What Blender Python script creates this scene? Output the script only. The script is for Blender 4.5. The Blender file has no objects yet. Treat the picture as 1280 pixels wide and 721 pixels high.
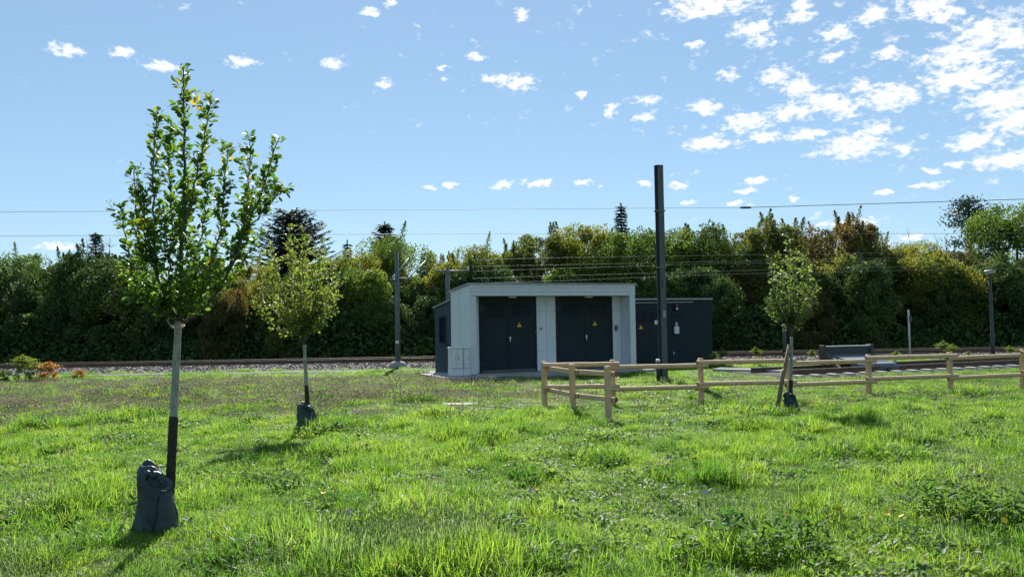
import bpy, math, random
import numpy as np
from mathutils import Vector, Matrix

R = math.radians
random.seed(7)
SC = bpy.context.scene
COL = SC.collection

# ------------------------------------------------------------------ camera
EYE, FPX, PITCH, ROLL = 1.65, 1067.0, math.atan(42.5 / 1067), R(0.95)
cam = bpy.data.objects.new("camera", bpy.data.cameras.new("camera"))
COL.objects.link(cam)
cam.data.sensor_width = 36.0
cam.data.lens = 36.0 * FPX / 1280
cam.data.clip_end = 6000
CROT = Matrix.Rotation(R(90) + PITCH, 3, 'X') @ Matrix.Rotation(-ROLL, 3, 'Z')
cam.matrix_world = Matrix.Translation((0, 0, EYE)) @ CROT.to_4x4()
SC.camera = cam

# ------------------------------------------------------------------ sun, sky, exposure
SUN_EL, SUN_AZ = R(41), R(-3.0)          # azimuth measured from +Y towards +X
SKY_STRENGTH, SUN_STRENGTH, EXPOSURE = 0.062, 4.7, 0.94
sun = bpy.data.objects.new("sun", bpy.data.lights.new("sun", 'SUN'))
COL.objects.link(sun)
sun.data.energy = SUN_STRENGTH
sun.data.angle = R(0.53)
sun.data.color = (1.0, 0.95, 0.86)
sdir = Vector((math.sin(SUN_AZ) * math.cos(SUN_EL), math.cos(SUN_AZ) * math.cos(SUN_EL), math.sin(SUN_EL)))
sun.rotation_euler = sdir.to_track_quat('Z', 'Y').to_euler()
SC.view_settings.view_transform = 'Standard'
SC.view_settings.look = 'None'
SC.view_settings.exposure = EXPOSURE
SC.view_settings.gamma = 1.0
SC.view_settings.use_curve_mapping = False
SC.cycles.max_bounces = 6
SC.cycles.diffuse_bounces = 3
SC.cycles.glossy_bounces = 2
SC.cycles.transmission_bounces = 4
SC.cycles.transparent_max_bounces = 4
SC.cycles.sample_clamp_indirect = 6.0
SC.cycles.use_denoising = True


def ray(px, py):
    d = CROT @ Vector(((px - 640) / FPX, (360.5 - py) / FPX, -1))
    return d


def at(px, py, Y):
    d = ray(px, py)
    return Vector((0, 0, EYE)) + d * (Y / d.y)


def gnd(px, py, z=0.0):
    d = ray(px, py)
    return Vector((0, 0, EYE)) + d * ((z - EYE) / d.z)


# ------------------------------------------------------------------ node helpers
class NT:
    def __init__(s, tree):
        s.t = tree
        s.n = tree.nodes
        s.l = tree.links

    def node(s, typ, ins=None, **kw):
        n = s.n.new(typ)
        for k, v in kw.items():
            setattr(n, k, v)
        for k, v in (ins or {}).items():
            if hasattr(v, 'links') or isinstance(v, bpy.types.NodeSocket):
                s.l.new(v, n.inputs[k])
            else:
                n.inputs[k].default_value = v
        return n

    def math(s, op, a, b=0.0, c=None):
        d = {0: a, 1: b}
        if c is not None:
            d[2] = c
        return s.node('ShaderNodeMath', d, operation=op).outputs[0]

    def ramp(s, fac, stops):
        n = s.n.new('ShaderNodeValToRGB')
        s.l.new(fac, n.inputs[0])
        e = n.color_ramp.elements
        while len(e) < len(stops):
            e.new(0.5)
        for el, (p, c) in zip(e, stops):
            el.position = p
            el.color = (*c, 1)
        return n.outputs[0]

    def mix(s, f, a, b, blend='MIX'):
        n = s.n.new('ShaderNodeMix')
        n.data_type = 'RGBA'
        n.blend_type = blend
        for k, v in ((0, f), (6, a), (7, b)):
            if isinstance(v, bpy.types.NodeSocket):
                s.l.new(v, n.inputs[k])
            else:
                n.inputs[k].default_value = v if k == 0 else (*v, 1)
        return n.outputs[2]

    def noise(s, scale, detail=3.0, rough=0.55, vec=None):
        d = {'Scale': scale, 'Detail': detail, 'Roughness': rough}
        if vec is not None:
            d['Vector'] = vec
        return s.node('ShaderNodeTexNoise', d).outputs[0]


# ------------------------------------------------------------------ world: Nishita sky and small fair-weather clouds
CLOUDS = [(82, 63, 40, 14), (155, 66, 32, 13), (203, 84, 42, 13), (303, 77, 38, 15), (416, 79, 34, 11), (482, 105, 22, 11),
          (463, 14, 24, 11), (488, 5, 18, 9), (652, 18, 24, 13), (553, 84, 16, 7), (556, 98, 16, 7), (594, 71, 26, 10),
          (622, 99, 56, 13), (652, 104, 40, 18), (727, 119, 14, 11), (765, 137, 18, 20), (810, 126, 36, 11), (806, 148, 30, 14),
          (868, 56, 24, 11), (892, 6, 130, 26), (870, 18, 60, 12), (911, 95, 26, 16), (942, 35, 60, 22), (950, 54, 36, 12), (1000, 20, 44, 16),
          (1002, 6, 30, 16), (1045, 42, 46, 22), (1092, 20, 42, 20), (1110, 68, 28, 16), (1040, 72, 26, 10), (970, 96, 40, 26),
          (1000, 108, 40, 28), (1030, 125, 56, 26), (1055, 135, 44, 28), (990, 140, 60, 24), (935, 153, 66, 24), (955, 171, 50, 13),
          (880, 135, 50, 16), (888, 179, 66, 20), (1010, 168, 60, 14), (1068, 182, 84, 32), (1095, 161, 50, 18), (1112, 121, 76, 28),
          (1130, 186, 28, 13), (1080, 108, 36, 18), (1160, 8, 70, 26), (1182, 20, 40, 18), (1232, 40, 76, 34), (1200, 70, 90, 28),
          (1205, 98, 110, 34), (1266, 50, 56, 26), (1252, 125, 90, 34), (1270, 150, 70, 34), (1215, 178, 66, 20), (1262, 200, 84, 22),
          (1198, 205, 26, 10), (1164, 213, 20, 9), (1160, 232, 36, 8), (537, 234, 22, 7), (562, 231, 18, 7), (630, 231, 32, 10),
          (672, 229, 40, 10), (730, 228, 20, 7), (750, 232, 14, 7), (808, 229, 24, 8), (848, 231, 30, 8), (860, 252, 24, 7),
          (945, 226, 36, 8), (930, 238, 28, 7), (990, 248, 14, 8), (920, 253, 22, 7), (1102, 241, 26, 8), (1062, 279, 80, 9),
          (75, 308, 44, 8), (1140, 296, 30, 7)]


def build_world():
    w = bpy.data.worlds.new("World")
    SC.world = w
    w.use_nodes = True
    w.node_tree.nodes.clear()
    g = NT(w.node_tree)
    sky = g.node('ShaderNodeTexSky', sky_type='NISHITA', sun_disc=False, sun_elevation=SUN_EL, sun_rotation=SUN_AZ,
                 altitude=400.0, air_density=1.0, dust_density=0.1, ozone_density=1.6)
    bg = g.node('ShaderNodeBackground', {'Color': g.mix(0.5, g.mix(1.0, sky.outputs[0], (0.92, 1.02, 1.04), 'MULTIPLY'), (3.05, 4.85, 6.9)), 'Strength': SKY_STRENGTH})
    tc = g.node('ShaderNodeTexCoord').outputs['Generated']
    sp = g.node('ShaderNodeSeparateXYZ', {0: tc})
    az = g.math('ARCTAN2', sp.outputs[0], sp.outputs[1])
    el = g.math('ARCSINE', sp.outputs[2])
    q = g.node('ShaderNodeCombineXYZ', {0: az, 1: el}).outputs[0]
    # edges wobble
    q2 = g.node('ShaderNodeVectorMath', {0: q, 1: (1.0, 1.7, 1.0)}, operation='MULTIPLY').outputs[0]
    nz = g.node('ShaderNodeTexNoise', {'Vector': q2, 'Scale': 46.0, 'Detail': 5.0, 'Roughness': 0.66})
    wob = g.node('ShaderNodeVectorMath', {0: nz.outputs[1], 1: (0.5, 0.5, 0.5)}, operation='SUBTRACT').outputs[0]
    wob = g.node('ShaderNodeVectorMath', {0: wob, 1: (0.026, 0.014, 0)}, operation='MULTIPLY').outputs[0]
    qw = g.node('ShaderNodeVectorMath', {0: q, 1: wob}, operation='ADD').outputs[0]
    acc = None
    for (px, py, cw, ch) in CLOUDS:
        d = ray(px, py).normalized()
        a, e = math.atan2(d.x, d.y), math.asin(d.z)
        sx, sy = FPX / (cw * 0.55), FPX / (ch * 0.60)
        v = g.node('ShaderNodeVectorMath', {0: qw, 1: (sx, sy, 1), 2: (-a * sx, -e * sy, 0)}, operation='MULTIPLY_ADD').outputs[0]
        ln = g.node('ShaderNodeVectorMath', {0: v}, operation='LENGTH').outputs['Value']
        acc = ln if acc is None else g.math('MINIMUM', acc, ln)
    blob = g.math('SUBTRACT', 1.0, acc)
    fine = g.node('ShaderNodeTexNoise', {'Vector': q2, 'Scale': 100.0, 'Detail': 6.0, 'Roughness': 0.58}).outputs[0]
    f1 = g.math('MULTIPLY_ADD', g.math('SUBTRACT', fine, 0.5), 2.7, blob)
    dens = g.node('ShaderNodeMapRange', {0: f1, 1: -0.04, 2: 0.80, 3: 0.0, 4: 1.0}, interpolation_type='SMOOTHSTEP').outputs[0]
    # loose wisps all over the sky, denser to the right (the field of altocumulus goes on beyond the frame)
    big = g.node('ShaderNodeTexNoise', {'Vector': q2, 'Scale': 34.0, 'Detail': 5.0, 'Roughness': 0.6}).outputs[0]
    side = g.node('ShaderNodeMapRange', {0: az, 1: -0.3, 2: 0.75, 3: -0.01, 4: 0.12}).outputs[0]
    elm = g.node('ShaderNodeMapRange', {0: el, 1: 0.08, 2: 0.25, 3: -0.06, 4: 0.0}).outputs[0]
    wis = g.math('ADD', g.math('ADD', big, side), elm)
    wis = g.math('ADD', wis, g.math('MULTIPLY', g.math('SUBTRACT', fine, 0.5), 0.35))
    wisp = g.node('ShaderNodeMapRange', {0: wis, 1: 0.635, 2: 0.85, 3: 0.0, 4: 0.85}, interpolation_type='SMOOTHSTEP').outputs[0]
    f = g.math('MAXIMUM', dens, wisp)
    f = g.math('MULTIPLY', f, 0.93)
    up = g.math('GREATER_THAN', sp.outputs[2], 0.0)
    f = g.math('MULTIPLY', f, up)
    cb = g.node('ShaderNodeBackground', {'Color': (0.97, 0.98, 1.0, 1), 'Strength': 0.60})
    mx = g.node('ShaderNodeMixShader', {0: f, 1: bg.outputs[0], 2: cb.outputs[0]})
    out = g.node('ShaderNodeOutputWorld', {0: mx.outputs[0]})


build_world()

# ------------------------------------------------------------------ materials
MATS = {}


def mat_base(name):
    m = bpy.data.materials.new(name)
    m.use_nodes = True
    m.node_tree.nodes.clear()
    g = NT(m.node_tree)
    MATS[name] = m
    return m, g


def solid(name, col, rough=0.6, var=0.12, scale=6.0, metal=0.0, bump=0.0, bscale=60.0, spec=0.4, dirt=None, stretch=None):
    """Plain painted / cast / sawn surface with grain and blotches."""
    m, g = mat_base(name)
    co = g.node('ShaderNodeTexCoord').outputs['Object']
    vec = co
    if stretch:
        vec = g.node('ShaderNodeMapping', {'Vector': co, 'Scale': stretch}).outputs[0]
    n1 = g.noise(scale, 5.0, 0.6, vec)
    c0 = tuple(c * (1 - var) for c in col)
    c1 = tuple(min(1, c * (1 + var)) for c in col)
    c = g.ramp(n1, [(0.3, c0), (0.7, c1)])
    if dirt:
        n2 = g.noise(scale * 0.35, 6.0, 0.7, vec)
        k = g.node('ShaderNodeMapRange', {0: n2, 1: 0.52, 2: 0.72, 3: 0.0, 4: 0.8}).outputs[0]
        c = g.mix(k, c, dirt)
    d = {'Base Color': c, 'Roughness': rough, 'Metallic': metal, 'Specular IOR Level': spec}
    if bump:
        b = g.node('ShaderNodeBump', {'Height': g.noise(bscale, 4.0, 0.6, vec), 'Strength': bump, 'Distance': 0.01}).outputs[0]
        d['Normal'] = b
    p = g.node('ShaderNodeBsdfPrincipled', d)
    g.node('ShaderNodeOutputMaterial', {0: p.outputs[0]})
    return m


def foliage(name, stops, trans, tfac=0.45, rough=0.45, spec=0.35, patch=None, island=True):
    """Leaf: reflecting diffuse + light passing through; colour differs leaf by leaf."""
    m, g = mat_base(name)
    if island:
        r = g.node('ShaderNodeNewGeometry').outputs['Random Per Island']
    else:
        r = g.node('ShaderNodeObjectInfo').outputs['Random']
    pos = g.node('ShaderNodeNewGeometry').outputs['Position']
    n = g.noise(patch or 0.6, 3.0, 0.6, pos)
    r2 = g.math('MULTIPLY_ADD', g.math('SUBTRACT', n, 0.5), 1.5, g.math('MULTIPLY_ADD', r, 0.7, 0.15))
    c = g.ramp(r2, stops)
    tcol = g.mix(1.0, c, trans, 'MULTIPLY')
    p = g.node('ShaderNodeBsdfPrincipled', {'Base Color': c, 'Roughness': rough, 'Specular IOR Level': spec})
    t = g.node('ShaderNodeBsdfTranslucent', {'Color': tcol})
    mx = g.node('ShaderNodeMixShader', {0: tfac, 1: p.outputs[0], 2: t.outputs[0]})
    g.node('ShaderNodeOutputMaterial', {0: mx.outputs[0]})
    return m


G3 = [(0.1, (0.056, 0.120, 0.016)), (0.5, (0.108, 0.182, 0.022)), (0.9, (0.195, 0.245, 0.036))]
M_GRASS = foliage('grass_blade', G3, (2.3, 2.6, 1.8), 0.58, 0.45, 0.40, 0.9, island=False)
M_WEED = foliage('weed_leaf', [(0.1, (0.035, 0.085, 0.02)), (0.5, (0.068, 0.13, 0.028)), (0.9, (0.12, 0.18, 0.045))], (2.5, 2.5, 1.5), 0.48, 0.52, 0.25, 0.8, island=False)
M_PALE = foliage('pale_seed_grass', [(0.1, (0.20, 0.30, 0.10)), (0.9, (0.36, 0.42, 0.20))], (1.5, 1.5, 1.3), 0.5, 0.6, 0.3, 0.8, island=False)
M_CLOVER = foliage('dry_clover_head', [(0.1, (0.30, 0.26, 0.20)), (0.5, (0.42, 0.37, 0.29)), (0.9, (0.54, 0.48, 0.40))], (1.2, 1.15, 1.05), 0.45, 0.9, 0.1, 0.5, island=False)
M_LEAF = foliage('apple_leaf', [(0.1, (0.042, 0.09, 0.016)), (0.55, (0.078, 0.142, 0.024)), (0.85, (0.13, 0.195, 0.034)), (0.995, (0.40, 0.26, 0.02))], (2.4, 2.4, 1.2), 0.45, 0.46, 0.32, 3.0)
M_LEAF2 = foliage('young_crown_leaf', [(0.1, (0.075, 0.12, 0.026)), (0.5, (0.13, 0.185, 0.038)), (0.9, (0.23, 0.25, 0.05))], (2.0, 1.9, 1.2), 0.48, 0.5, 0.35, 1.6)
M_LEAF3 = foliage('slim_crown_leaf', [(0.1, (0.06, 0.10, 0.03)), (0.5, (0.11, 0.16, 0.042)), (0.9, (0.19, 0.24, 0.07))], (2.0, 2.0, 1.3), 0.45, 0.5, 0.35, 1.6)

H_DARK = foliage('hedge_dark_green', [(0.1, (0.026, 0.054, 0.020)), (0.5, (0.050, 0.092, 0.028)), (0.9, (0.100, 0.140, 0.036))], (2.2, 2.2, 1.2), 0.24, 0.55, 0.15, 0.35)
H_OLIVE = foliage('hedge_olive', [(0.1, (0.040, 0.066, 0.022)), (0.5, (0.080, 0.112, 0.030)), (0.9, (0.150, 0.155, 0.042))], (2.4, 2.2, 1.2), 0.40, 0.55, 0.15, 0.35)
H_YELLOW = foliage('hedge_yellow_green', [(0.1, (0.048, 0.080, 0.020)), (0.5, (0.105, 0.142, 0.030)), (0.9, (0.215, 0.205, 0.038))], (2.4, 2.2, 1.2), 0.45, 0.55, 0.15, 0.35)
H_GREEN = foliage('hedge_fresh_green', [(0.1, (0.032, 0.068, 0.018)), (0.5, (0.070, 0.118, 0.026)), (0.9, (0.140, 0.185, 0.036))], (2.5, 2.5, 1.3), 0.38, 0.55, 0.15, 0.35)
H_BROWN = foliage('hedge_rusty', [(0.1, (0.045, 0.062, 0.022)), (0.5, (0.100, 0.100, 0.032)), (0.9, (0.180, 0.138, 0.042))], (2.1, 1.7, 1.1), 0.40, 0.55, 0.15, 0.35)
H_RED = foliage('shrub_red', [(0.1, (0.22, 0.24, 0.05)), (0.5, (0.48, 0.30, 0.08)), (0.9, (0.62, 0.16, 0.09))], (1.5, 1.2, 1.0), 0.4, 0.6, 0.2, 2.5)
H_CONIFER = foliage('conifer_needles', [(0.1, (0.018, 0.040, 0.026)), (0.5, (0.030, 0.060, 0.036)), (0.9, (0.055, 0.090, 0.045))], (1.2, 1.3, 1.2), 0.15, 0.6, 0.2, 0.6)
H_PINE = foliage('pine_needles', [(0.1, (0.022, 0.044, 0.032)), (0.5, (0.036, 0.064, 0.042)), (0.9, (0.06, 0.09, 0.055))], (1.2, 1.3, 1.2), 0.2, 0.6, 0.2, 0.6)

M_BARK = solid('bark', (0.10, 0.085, 0.065), 0.9, 0.35, 12, bump=0.6, bscale=30)
M_TRUNKPAINT = solid('limewashed_bark', (0.31, 0.30, 0.25), 0.85, 0.32, 26, bump=0.9, bscale=50, dirt=(0.12, 0.11, 0.08), stretch=(1, 1, 0.40))
M_GUARD = solid('dark_trunk_guard', (0.032, 0.026, 0.02), 0.8, 0.3, 20, bump=0.5, bscale=80)
M_BAG = solid('green_grey_tarpaulin', (0.018, 0.038, 0.042), 0.5, 0.30, 9, bump=0.7, bscale=14, dirt=(0.04, 0.064, 0.064), spec=0.5)
M_BAGSHADE = solid('bag_hollow_shade', (0.02, 0.035, 0.04), 0.7, 0.2, 12)  # dark tone standing in for the shade inside the bag mouth
M_STRAP = solid('black_strap', (0.02, 0.02, 0.022), 0.6, 0.2, 20)
M_TIE = solid('coir_tie', (0.38, 0.33, 0.22), 0.9, 0.25, 60, bump=0.4)
M_WOOD = solid('larch_timber', (0.62, 0.425, 0.24), 0.75, 0.28, 5, bump=0.45, bscale=30, dirt=(0.44, 0.32, 0.21), stretch=(1.5, 9, 9))
M_WOODP = solid('larch_post', (0.60, 0.405, 0.22), 0.75, 0.22, 5, bump=0.35, bscale=30, dirt=(0.47, 0.30, 0.17), stretch=(9, 9, 1.2))
M_ENDGRAIN = solid('end_grain', (0.20, 0.11, 0.055), 0.9, 0.35, 30)
M_STAKE = solid('weathered_stake', (0.20, 0.15, 0.105), 0.9, 0.25, 8, bump=0.4, stretch=(8, 8, 1))
M_WHITE = solid('white_concrete_render', (0.66, 0.68, 0.69), 0.75, 0.06, 2.5, bump=0.15, bscale=120, dirt=(0.62, 0.63, 0.62), stretch=(1.2, 1.2, .5))
M_WHITE2 = solid('cladding_boards', (0.60, 0.62, 0.63), 0.6, 0.05, 3.0, bump=0.1, bscale=90)
M_ROOF = solid('zinc_roof_edge', (0.30, 0.31, 0.32), 0.45, 0.15, 8, metal=0.4)
M_ANTH = solid('anthracite_door', (0.019, 0.027, 0.031), 0.65, 0.14, 3, bump=0.05, spec=0.18)
M_ANTH2 = solid('anthracite_cladding', (0.016, 0.028, 0.033), 0.65, 0.14, 3, bump=0.1, dirt=(0.022, 0.032, 0.036), spec=0.2)
M_ANTHL = solid('anthracite_side', (0.035, 0.058, 0.078), 0.6, 0.1, 3, spec=0.25)  # anthracite lightened and blued, open shade put into the colour
M_GLASS = solid('dark_window_glass', (0.015, 0.018, 0.022), 0.12, 0.1, 3, spec=0.6)
M_CONC = solid('concrete', (0.30, 0.30, 0.28), 0.85, 0.14, 3, bump=0.3, bscale=70, dirt=(0.24, 0.24, 0.22))
M_CONCL = solid('pale_concrete', (0.36, 0.35, 0.33), 0.85, 0.12, 4, bump=0.3, bscale=70, dirt=(0.33, 0.32, 0.29))
M_CAB = solid('grey_cabinet', (0.64, 0.65, 0.64), 0.5, 0.06, 4, dirt=(0.56, 0.57, 0.56))
M_CABSEAM = solid('cabinet_seam', (0.12, 0.12, 0.12), 0.7, 0.1, 4)
M_MAST = solid('steel_mast_paint', (0.075, 0.082, 0.085), 0.5, 0.18, 5, dirt=(0.10, 0.10, 0.095))
M_GALV = solid('galvanised_steel', (0.33, 0.35, 0.36), 0.5, 0.15, 8, metal=0.3)
M_GALVD = solid('weathered_steel_pole', (0.11, 0.125, 0.122), 0.55, 0.15, 6, metal=0.2)
M_DARKPOLE = solid('dark_lamp_paint', (0.05, 0.055, 0.06), 0.5, 0.12, 8)
M_PALEPOLE = solid('pale_post', (0.55, 0.55, 0.54), 0.6, 0.08, 8)
M_WIRE = solid('copper_wire', (0.16, 0.165, 0.16), 0.6, 0.1, 4)
M_WIRED = solid('black_cable', (0.03, 0.03, 0.03), 0.6, 0.1, 4)
M_RAIL = solid('rusty_rail', (0.12, 0.075, 0.05), 0.7, 0.25, 6, dirt=(0.07, 0.045, 0.035))
M_RAILTOP = solid('polished_rail_head', (0.30, 0.27, 0.25), 0.35, 0.15, 6, metal=0.6)
M_SLEEP = solid('concrete_sleeper', (0.44, 0.42, 0.38), 0.9, 0.15, 5, bump=0.3)
M_BALLAST = solid('ballast_bed', (0.11, 0.10, 0.095), 0.95, 0.3, 18, bump=0.9, bscale=24, dirt=(0.10, 0.085, 0.075))
M_STONE = foliage('ballast_stone', [(0.1, (0.04, 0.036, 0.034)), (0.5, (0.075, 0.07, 0.068)), (0.9, (0.14, 0.13, 0.128))], (0, 0, 0), 0.0, 0.9, 0.2, 0.8)
M_PATH = solid('asphalt_path', (0.10, 0.105, 0.11), 0.9, 0.15, 10, bump=0.3)
M_YELLOW = solid('warning_yellow', (0.75, 0.42, 0.02), 0.5, 0.05, 10)
M_BLACK = solid('sign_black', (0.015, 0.015, 0.015), 0.5, 0.05, 10)
M_SIGNW = solid('sign_white', (0.72, 0.74, 0.76), 0.5, 0.04, 10)
M_LAMPW = solid('opal_lamp_glass', (0.72, 0.73, 0.72), 0.3, 0.04, 10)
M_REDL = solid('red_signal_lens', (0.45, 0.03, 0.03), 0.3, 0.05, 10)
M_HANDLE = solid('steel_handle', (0.55, 0.56, 0.57), 0.3, 0.05, 10, metal=0.6)
M_SIDING = solid('weedy_siding_bed', (0.055, 0.05, 0.035), 0.95, 0.4, 14, bump=0.8, bscale=24, dirt=(0.05, 0.075, 0.02))
M_BUFD = solid('buffer_dark_beam', (0.045, 0.055, 0.055), 0.55, 0.2, 6, dirt=(0.06, 0.055, 0.05))
M_BUF = solid('buffer_skylit_steel', (0.11, 0.135, 0.165), 0.5, 0.15, 6, dirt=(0.10, 0.09, 0.08))  # steel with the sky's blue reflection put into its base colour
M_BUFB = solid('buffer_rusty_bracket', (0.085, 0.062, 0.048), 0.8, 0.25, 8)
M_PETAL = solid('yellow_petal', (0.75, 0.50, 0.02), 0.7, 0.1, 20)
M_FLUFF = solid('seed_fluff', (0.65, 0.65, 0.62), 0.9, 0.1, 20)
M_STEM = solid('green_stem', (0.12, 0.17, 0.05), 0.7, 0.1, 20)
M_LILAC = solid('lilac_petal', (0.42, 0.36, 0.62), 0.7, 0.1, 20)
M_TWIG = solid('grey_twig', (0.12, 0.10, 0.085), 0.9, 0.2, 10)


# ------------------------------------------------------------------ ground height
def hz(x, y):
    f = 1.0 if y < 19 else max(0.0, 1 - (y - 19) / 3.5)
    v = 0.020 * math.sin(0.9 * x + 1.3 * math.sin(0.5 * y)) + 0.020 * math.sin(1.15 * y + 0.7 * x + 1.0) \
        + 0.022 * math.sin(2.3 * x - 1.7 * y) + 0.014 * math.sin(4.1 * x + 3.3 * y + 0.5)
    return v * f


def hz_np(x, y):
    f = np.clip(1 - (y - 19) / 3.5, 0, 1)
    v = 0.020 * np.sin(0.9 * x + 1.3 * np.sin(0.5 * y)) + 0.020 * np.sin(1.15 * y + 0.7 * x + 1.0) \
        + 0.022 * np.sin(2.3 * x - 1.7 * y) + 0.014 * np.sin(4.1 * x + 3.3 * y + 0.5)
    return v * f


# ------------------------------------------------------------------ object helpers
def link(o, parent=None):
    COL.objects.link(o)
    if parent is not None:
        o.parent = parent
    return o


def tag(o, label=None, cat=None, group=None, kind=None):
    if label:
        o['label'] = label
    if cat:
        o['category'] = cat
    if group:
        o['group'] = group
    if kind:
        o['kind'] = kind
    return o


def thing(name, label, cat, loc=(0, 0, 0), rz=0.0, group=None):
    o = bpy.data.objects.new(name, None)
    o.empty_display_size = 0.2
    o.location = loc
    o.rotation_euler = (0, 0, rz)
    link(o)
    return tag(o, label, cat, group)


class MB:
    def __init__(s):
        s.v, s.f = [], []

    def poly(s, pts, faces):
        b = len(s.v)
        s.v += [tuple(p) for p in pts]
        s.f += [tuple(b + i for i in f) for f in faces]
        return s

    def box(s, x0, x1, y0, y1, z0, z1, ch=0.0, M=None):
        if ch <= 0:
            P = [(x, y, z) for z in (z0, z1) for y in (y0, y1) for x in (x0, x1)]
            F = [(0, 2, 3, 1), (4, 5, 7, 6), (0, 1, 5, 4), (2, 6, 7, 3), (0, 4, 6, 2), (1, 3, 7, 5)]
        else:
            # chamfered vertical edges and top/bottom edges: stacked octagon rings
            def ring(i, z):
                return [(x0 + ch + i, y0 + i, z), (x1 - ch - i, y0 + i, z), (x1 - i, y0 + ch + i, z), (x1 - i, y1 - ch - i, z),
                        (x1 - ch - i, y1 - i, z), (x0 + ch + i, y1 - i, z), (x0 + i, y1 - ch - i, z), (x0 + i, y0 + ch + i, z)]
            k = ch * 0.6
            P = ring(k, z0) + ring(0, z0 + k) + ring(0, z1 - k) + ring(k, z1)
            F = [tuple(range(7, -1, -1)), tuple(range(24, 32))]
            for r in range(3):
                for i in range(8):
                    j = (i + 1) % 8
                    F.append((r * 8 + i, r * 8 + j, r * 8 + 8 + j, r * 8 + 8 + i))
        if M is not None:
            P = [M @ Vector(p) for p in P]
        return s.poly(P, F)

    def tube(s, pts, rad, n=8, cap=True, sq=None):
        pts = [Vector(p) for p in pts]
        if not hasattr(rad, '__len__'):
            rad = [rad] * len(pts)
        b = len(s.v)
        prev = None
        for i, p in enumerate(pts):
            t = (pts[min(i + 1, len(pts) - 1)] - pts[max(i - 1, 0)]).normalized()
            if prev is None:
                a = Vector((1, 0, 0)) if abs(t.x) < 0.8 else Vector((0, 1, 0))
                u = (a - t * a.dot(t)).normalized()
            else:
                u = (prev - t * prev.dot(t)).normalized()
            prev = u
            w = t.cross(u)
            for k in range(n):
                an = 2 * math.pi * k / n
                s.v.append(tuple(p + (u * math.cos(an) + w * math.sin(an)) * rad[i]))
        for i in range(len(pts) - 1):
            for k in range(n):
                j = (k + 1) % n
                s.f.append((b + i * n + k, b + i * n + j, b + (i + 1) * n + j, b + (i + 1) * n + k))
        if cap:
            s.f.append(tuple(b + k for k in range(n - 1, -1, -1)))
            e = b + (len(pts) - 1) * n
            s.f.append(tuple(e + k for k in range(n)))
        return s

    def mesh(s, name, mat, smooth=False):
        me = bpy.data.meshes.new(name)
        me.from_pydata(s.v, [], s.f)
        if smooth:
            me.polygons.foreach_set('use_smooth', [True] * len(me.polygons))
        me.materials.append(mat)
        me.update()
        return me

    def build(s, name, mat, parent=None, smooth=False):
        return link(bpy.data.objects.new(name, s.mesh(name, mat, smooth)), parent)


def np_mesh(name, V, Q=None, T=None, mat=None, smooth=False):
    """Mesh from numpy verts, quads and triangles."""
    me = bpy.data.meshes.new(name)
    V = np.asarray(V, np.float32).reshape(-1, 3)
    nq = 0 if Q is None else len(Q)
    nt = 0 if T is None else len(T)
    idx = np.concatenate([np.asarray(Q, np.int32).ravel() if nq else np.empty(0, np.int32),
                          np.asarray(T, np.int32).ravel() if nt else np.empty(0, np.int32)])
    tot = np.concatenate([np.full(nq, 4, np.int32), np.full(nt, 3, np.int32)])
    st = np.concatenate([[0], np.cumsum(tot)[:-1]]).astype(np.int32)
    me.vertices.add(len(V))
    me.vertices.foreach_set('co', V.ravel())
    me.loops.add(len(idx))
    me.loops.foreach_set('vertex_index', idx)
    me.polygons.add(nq + nt)
    me.polygons.foreach_set('loop_start', st)
    me.polygons.foreach_set('loop_total', tot)
    if smooth:
        me.polygons.foreach_set('use_smooth', np.ones(nq + nt, bool))
    me.update(calc_edges=True)
    if mat:
        me.materials.append(mat)
    return me


def rand_rot(rng, n):
    q = rng.normal(size=(n, 4))
    q /= np.linalg.norm(q, axis=1)[:, None]
    w, x, y, z = q.T
    return np.stack([np.stack([1 - 2 * (y * y + z * z), 2 * (x * y - z * w), 2 * (x * z + y * w)], 1),
                     np.stack([2 * (x * y + z * w), 1 - 2 * (x * x + z * z), 2 * (y * z - x * w)], 1),
                     np.stack([2 * (x * z - y * w), 2 * (y * z + x * w), 1 - 2 * (x * x + y * y)], 1)], 1)


def frames(fwd, nrm):
    """Rotation matrices with local x = fwd and local z near nrm."""
    f = fwd / np.linalg.norm(fwd, axis=1)[:, None]
    b = np.cross(nrm, f)
    b /= (np.linalg.norm(b, axis=1)[:, None] + 1e-9)
    n = np.cross(f, b)
    return np.stack([f, b, n], 2)


def scatter(tv, tq, tt, pos, rot, scl):
    """Copies of a small template as one big vertex / face array."""
    n = len(pos)
    k = len(tv)
    V = np.einsum('nij,kj->nki', rot, tv) * scl[:, None, None] + pos[:, None, :]
    off = (np.arange(n) * k)[:, None, None]
    Q = (tq[None] + off).reshape(-1, 4) if tq is not None and len(tq) else None
    T = (tt[None] + off).reshape(-1, 3) if tt is not None and len(tt) else None
    return V.reshape(-1, 3), Q, T


# leaf templates (unit length along x)
LEAF_V = np.array([(0, 0, 0), (0.22, 0, -0.02), (0.45, 0.27, 0.07), (0.62, 0, -0.015), (0.45, -0.27, 0.07), (0.80, 0.20, 0.03), (0.80, -0.20, 0.03), (1.0, 0, -0.08), (0.25, 0.17, 0.04), (0.25, -0.17, 0.04)])
LEAF_Q = np.array([(1, 3, 2, 8), (1, 9, 4, 3), (3, 7, 5, 2), (3, 4, 6, 7)])
LEAF_T = np.array([(0, 1, 8), (0, 9, 1)])
DIA_V = np.array([(-0.5, 0, 0), (0, -0.30, 0.06), (0.5, 0, -0.03), (0, 0.30, 0.06)])
DIA_Q = np.array([(0, 1, 2, 3)])
NEED_V = np.array([(0, -0.10, 0), (1.0, -0.035, -0.06), (1.0, 0.035, -0.06), (0, 0.10, 0)])
NEED_Q = np.array([(0, 1, 2, 3)])

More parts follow.
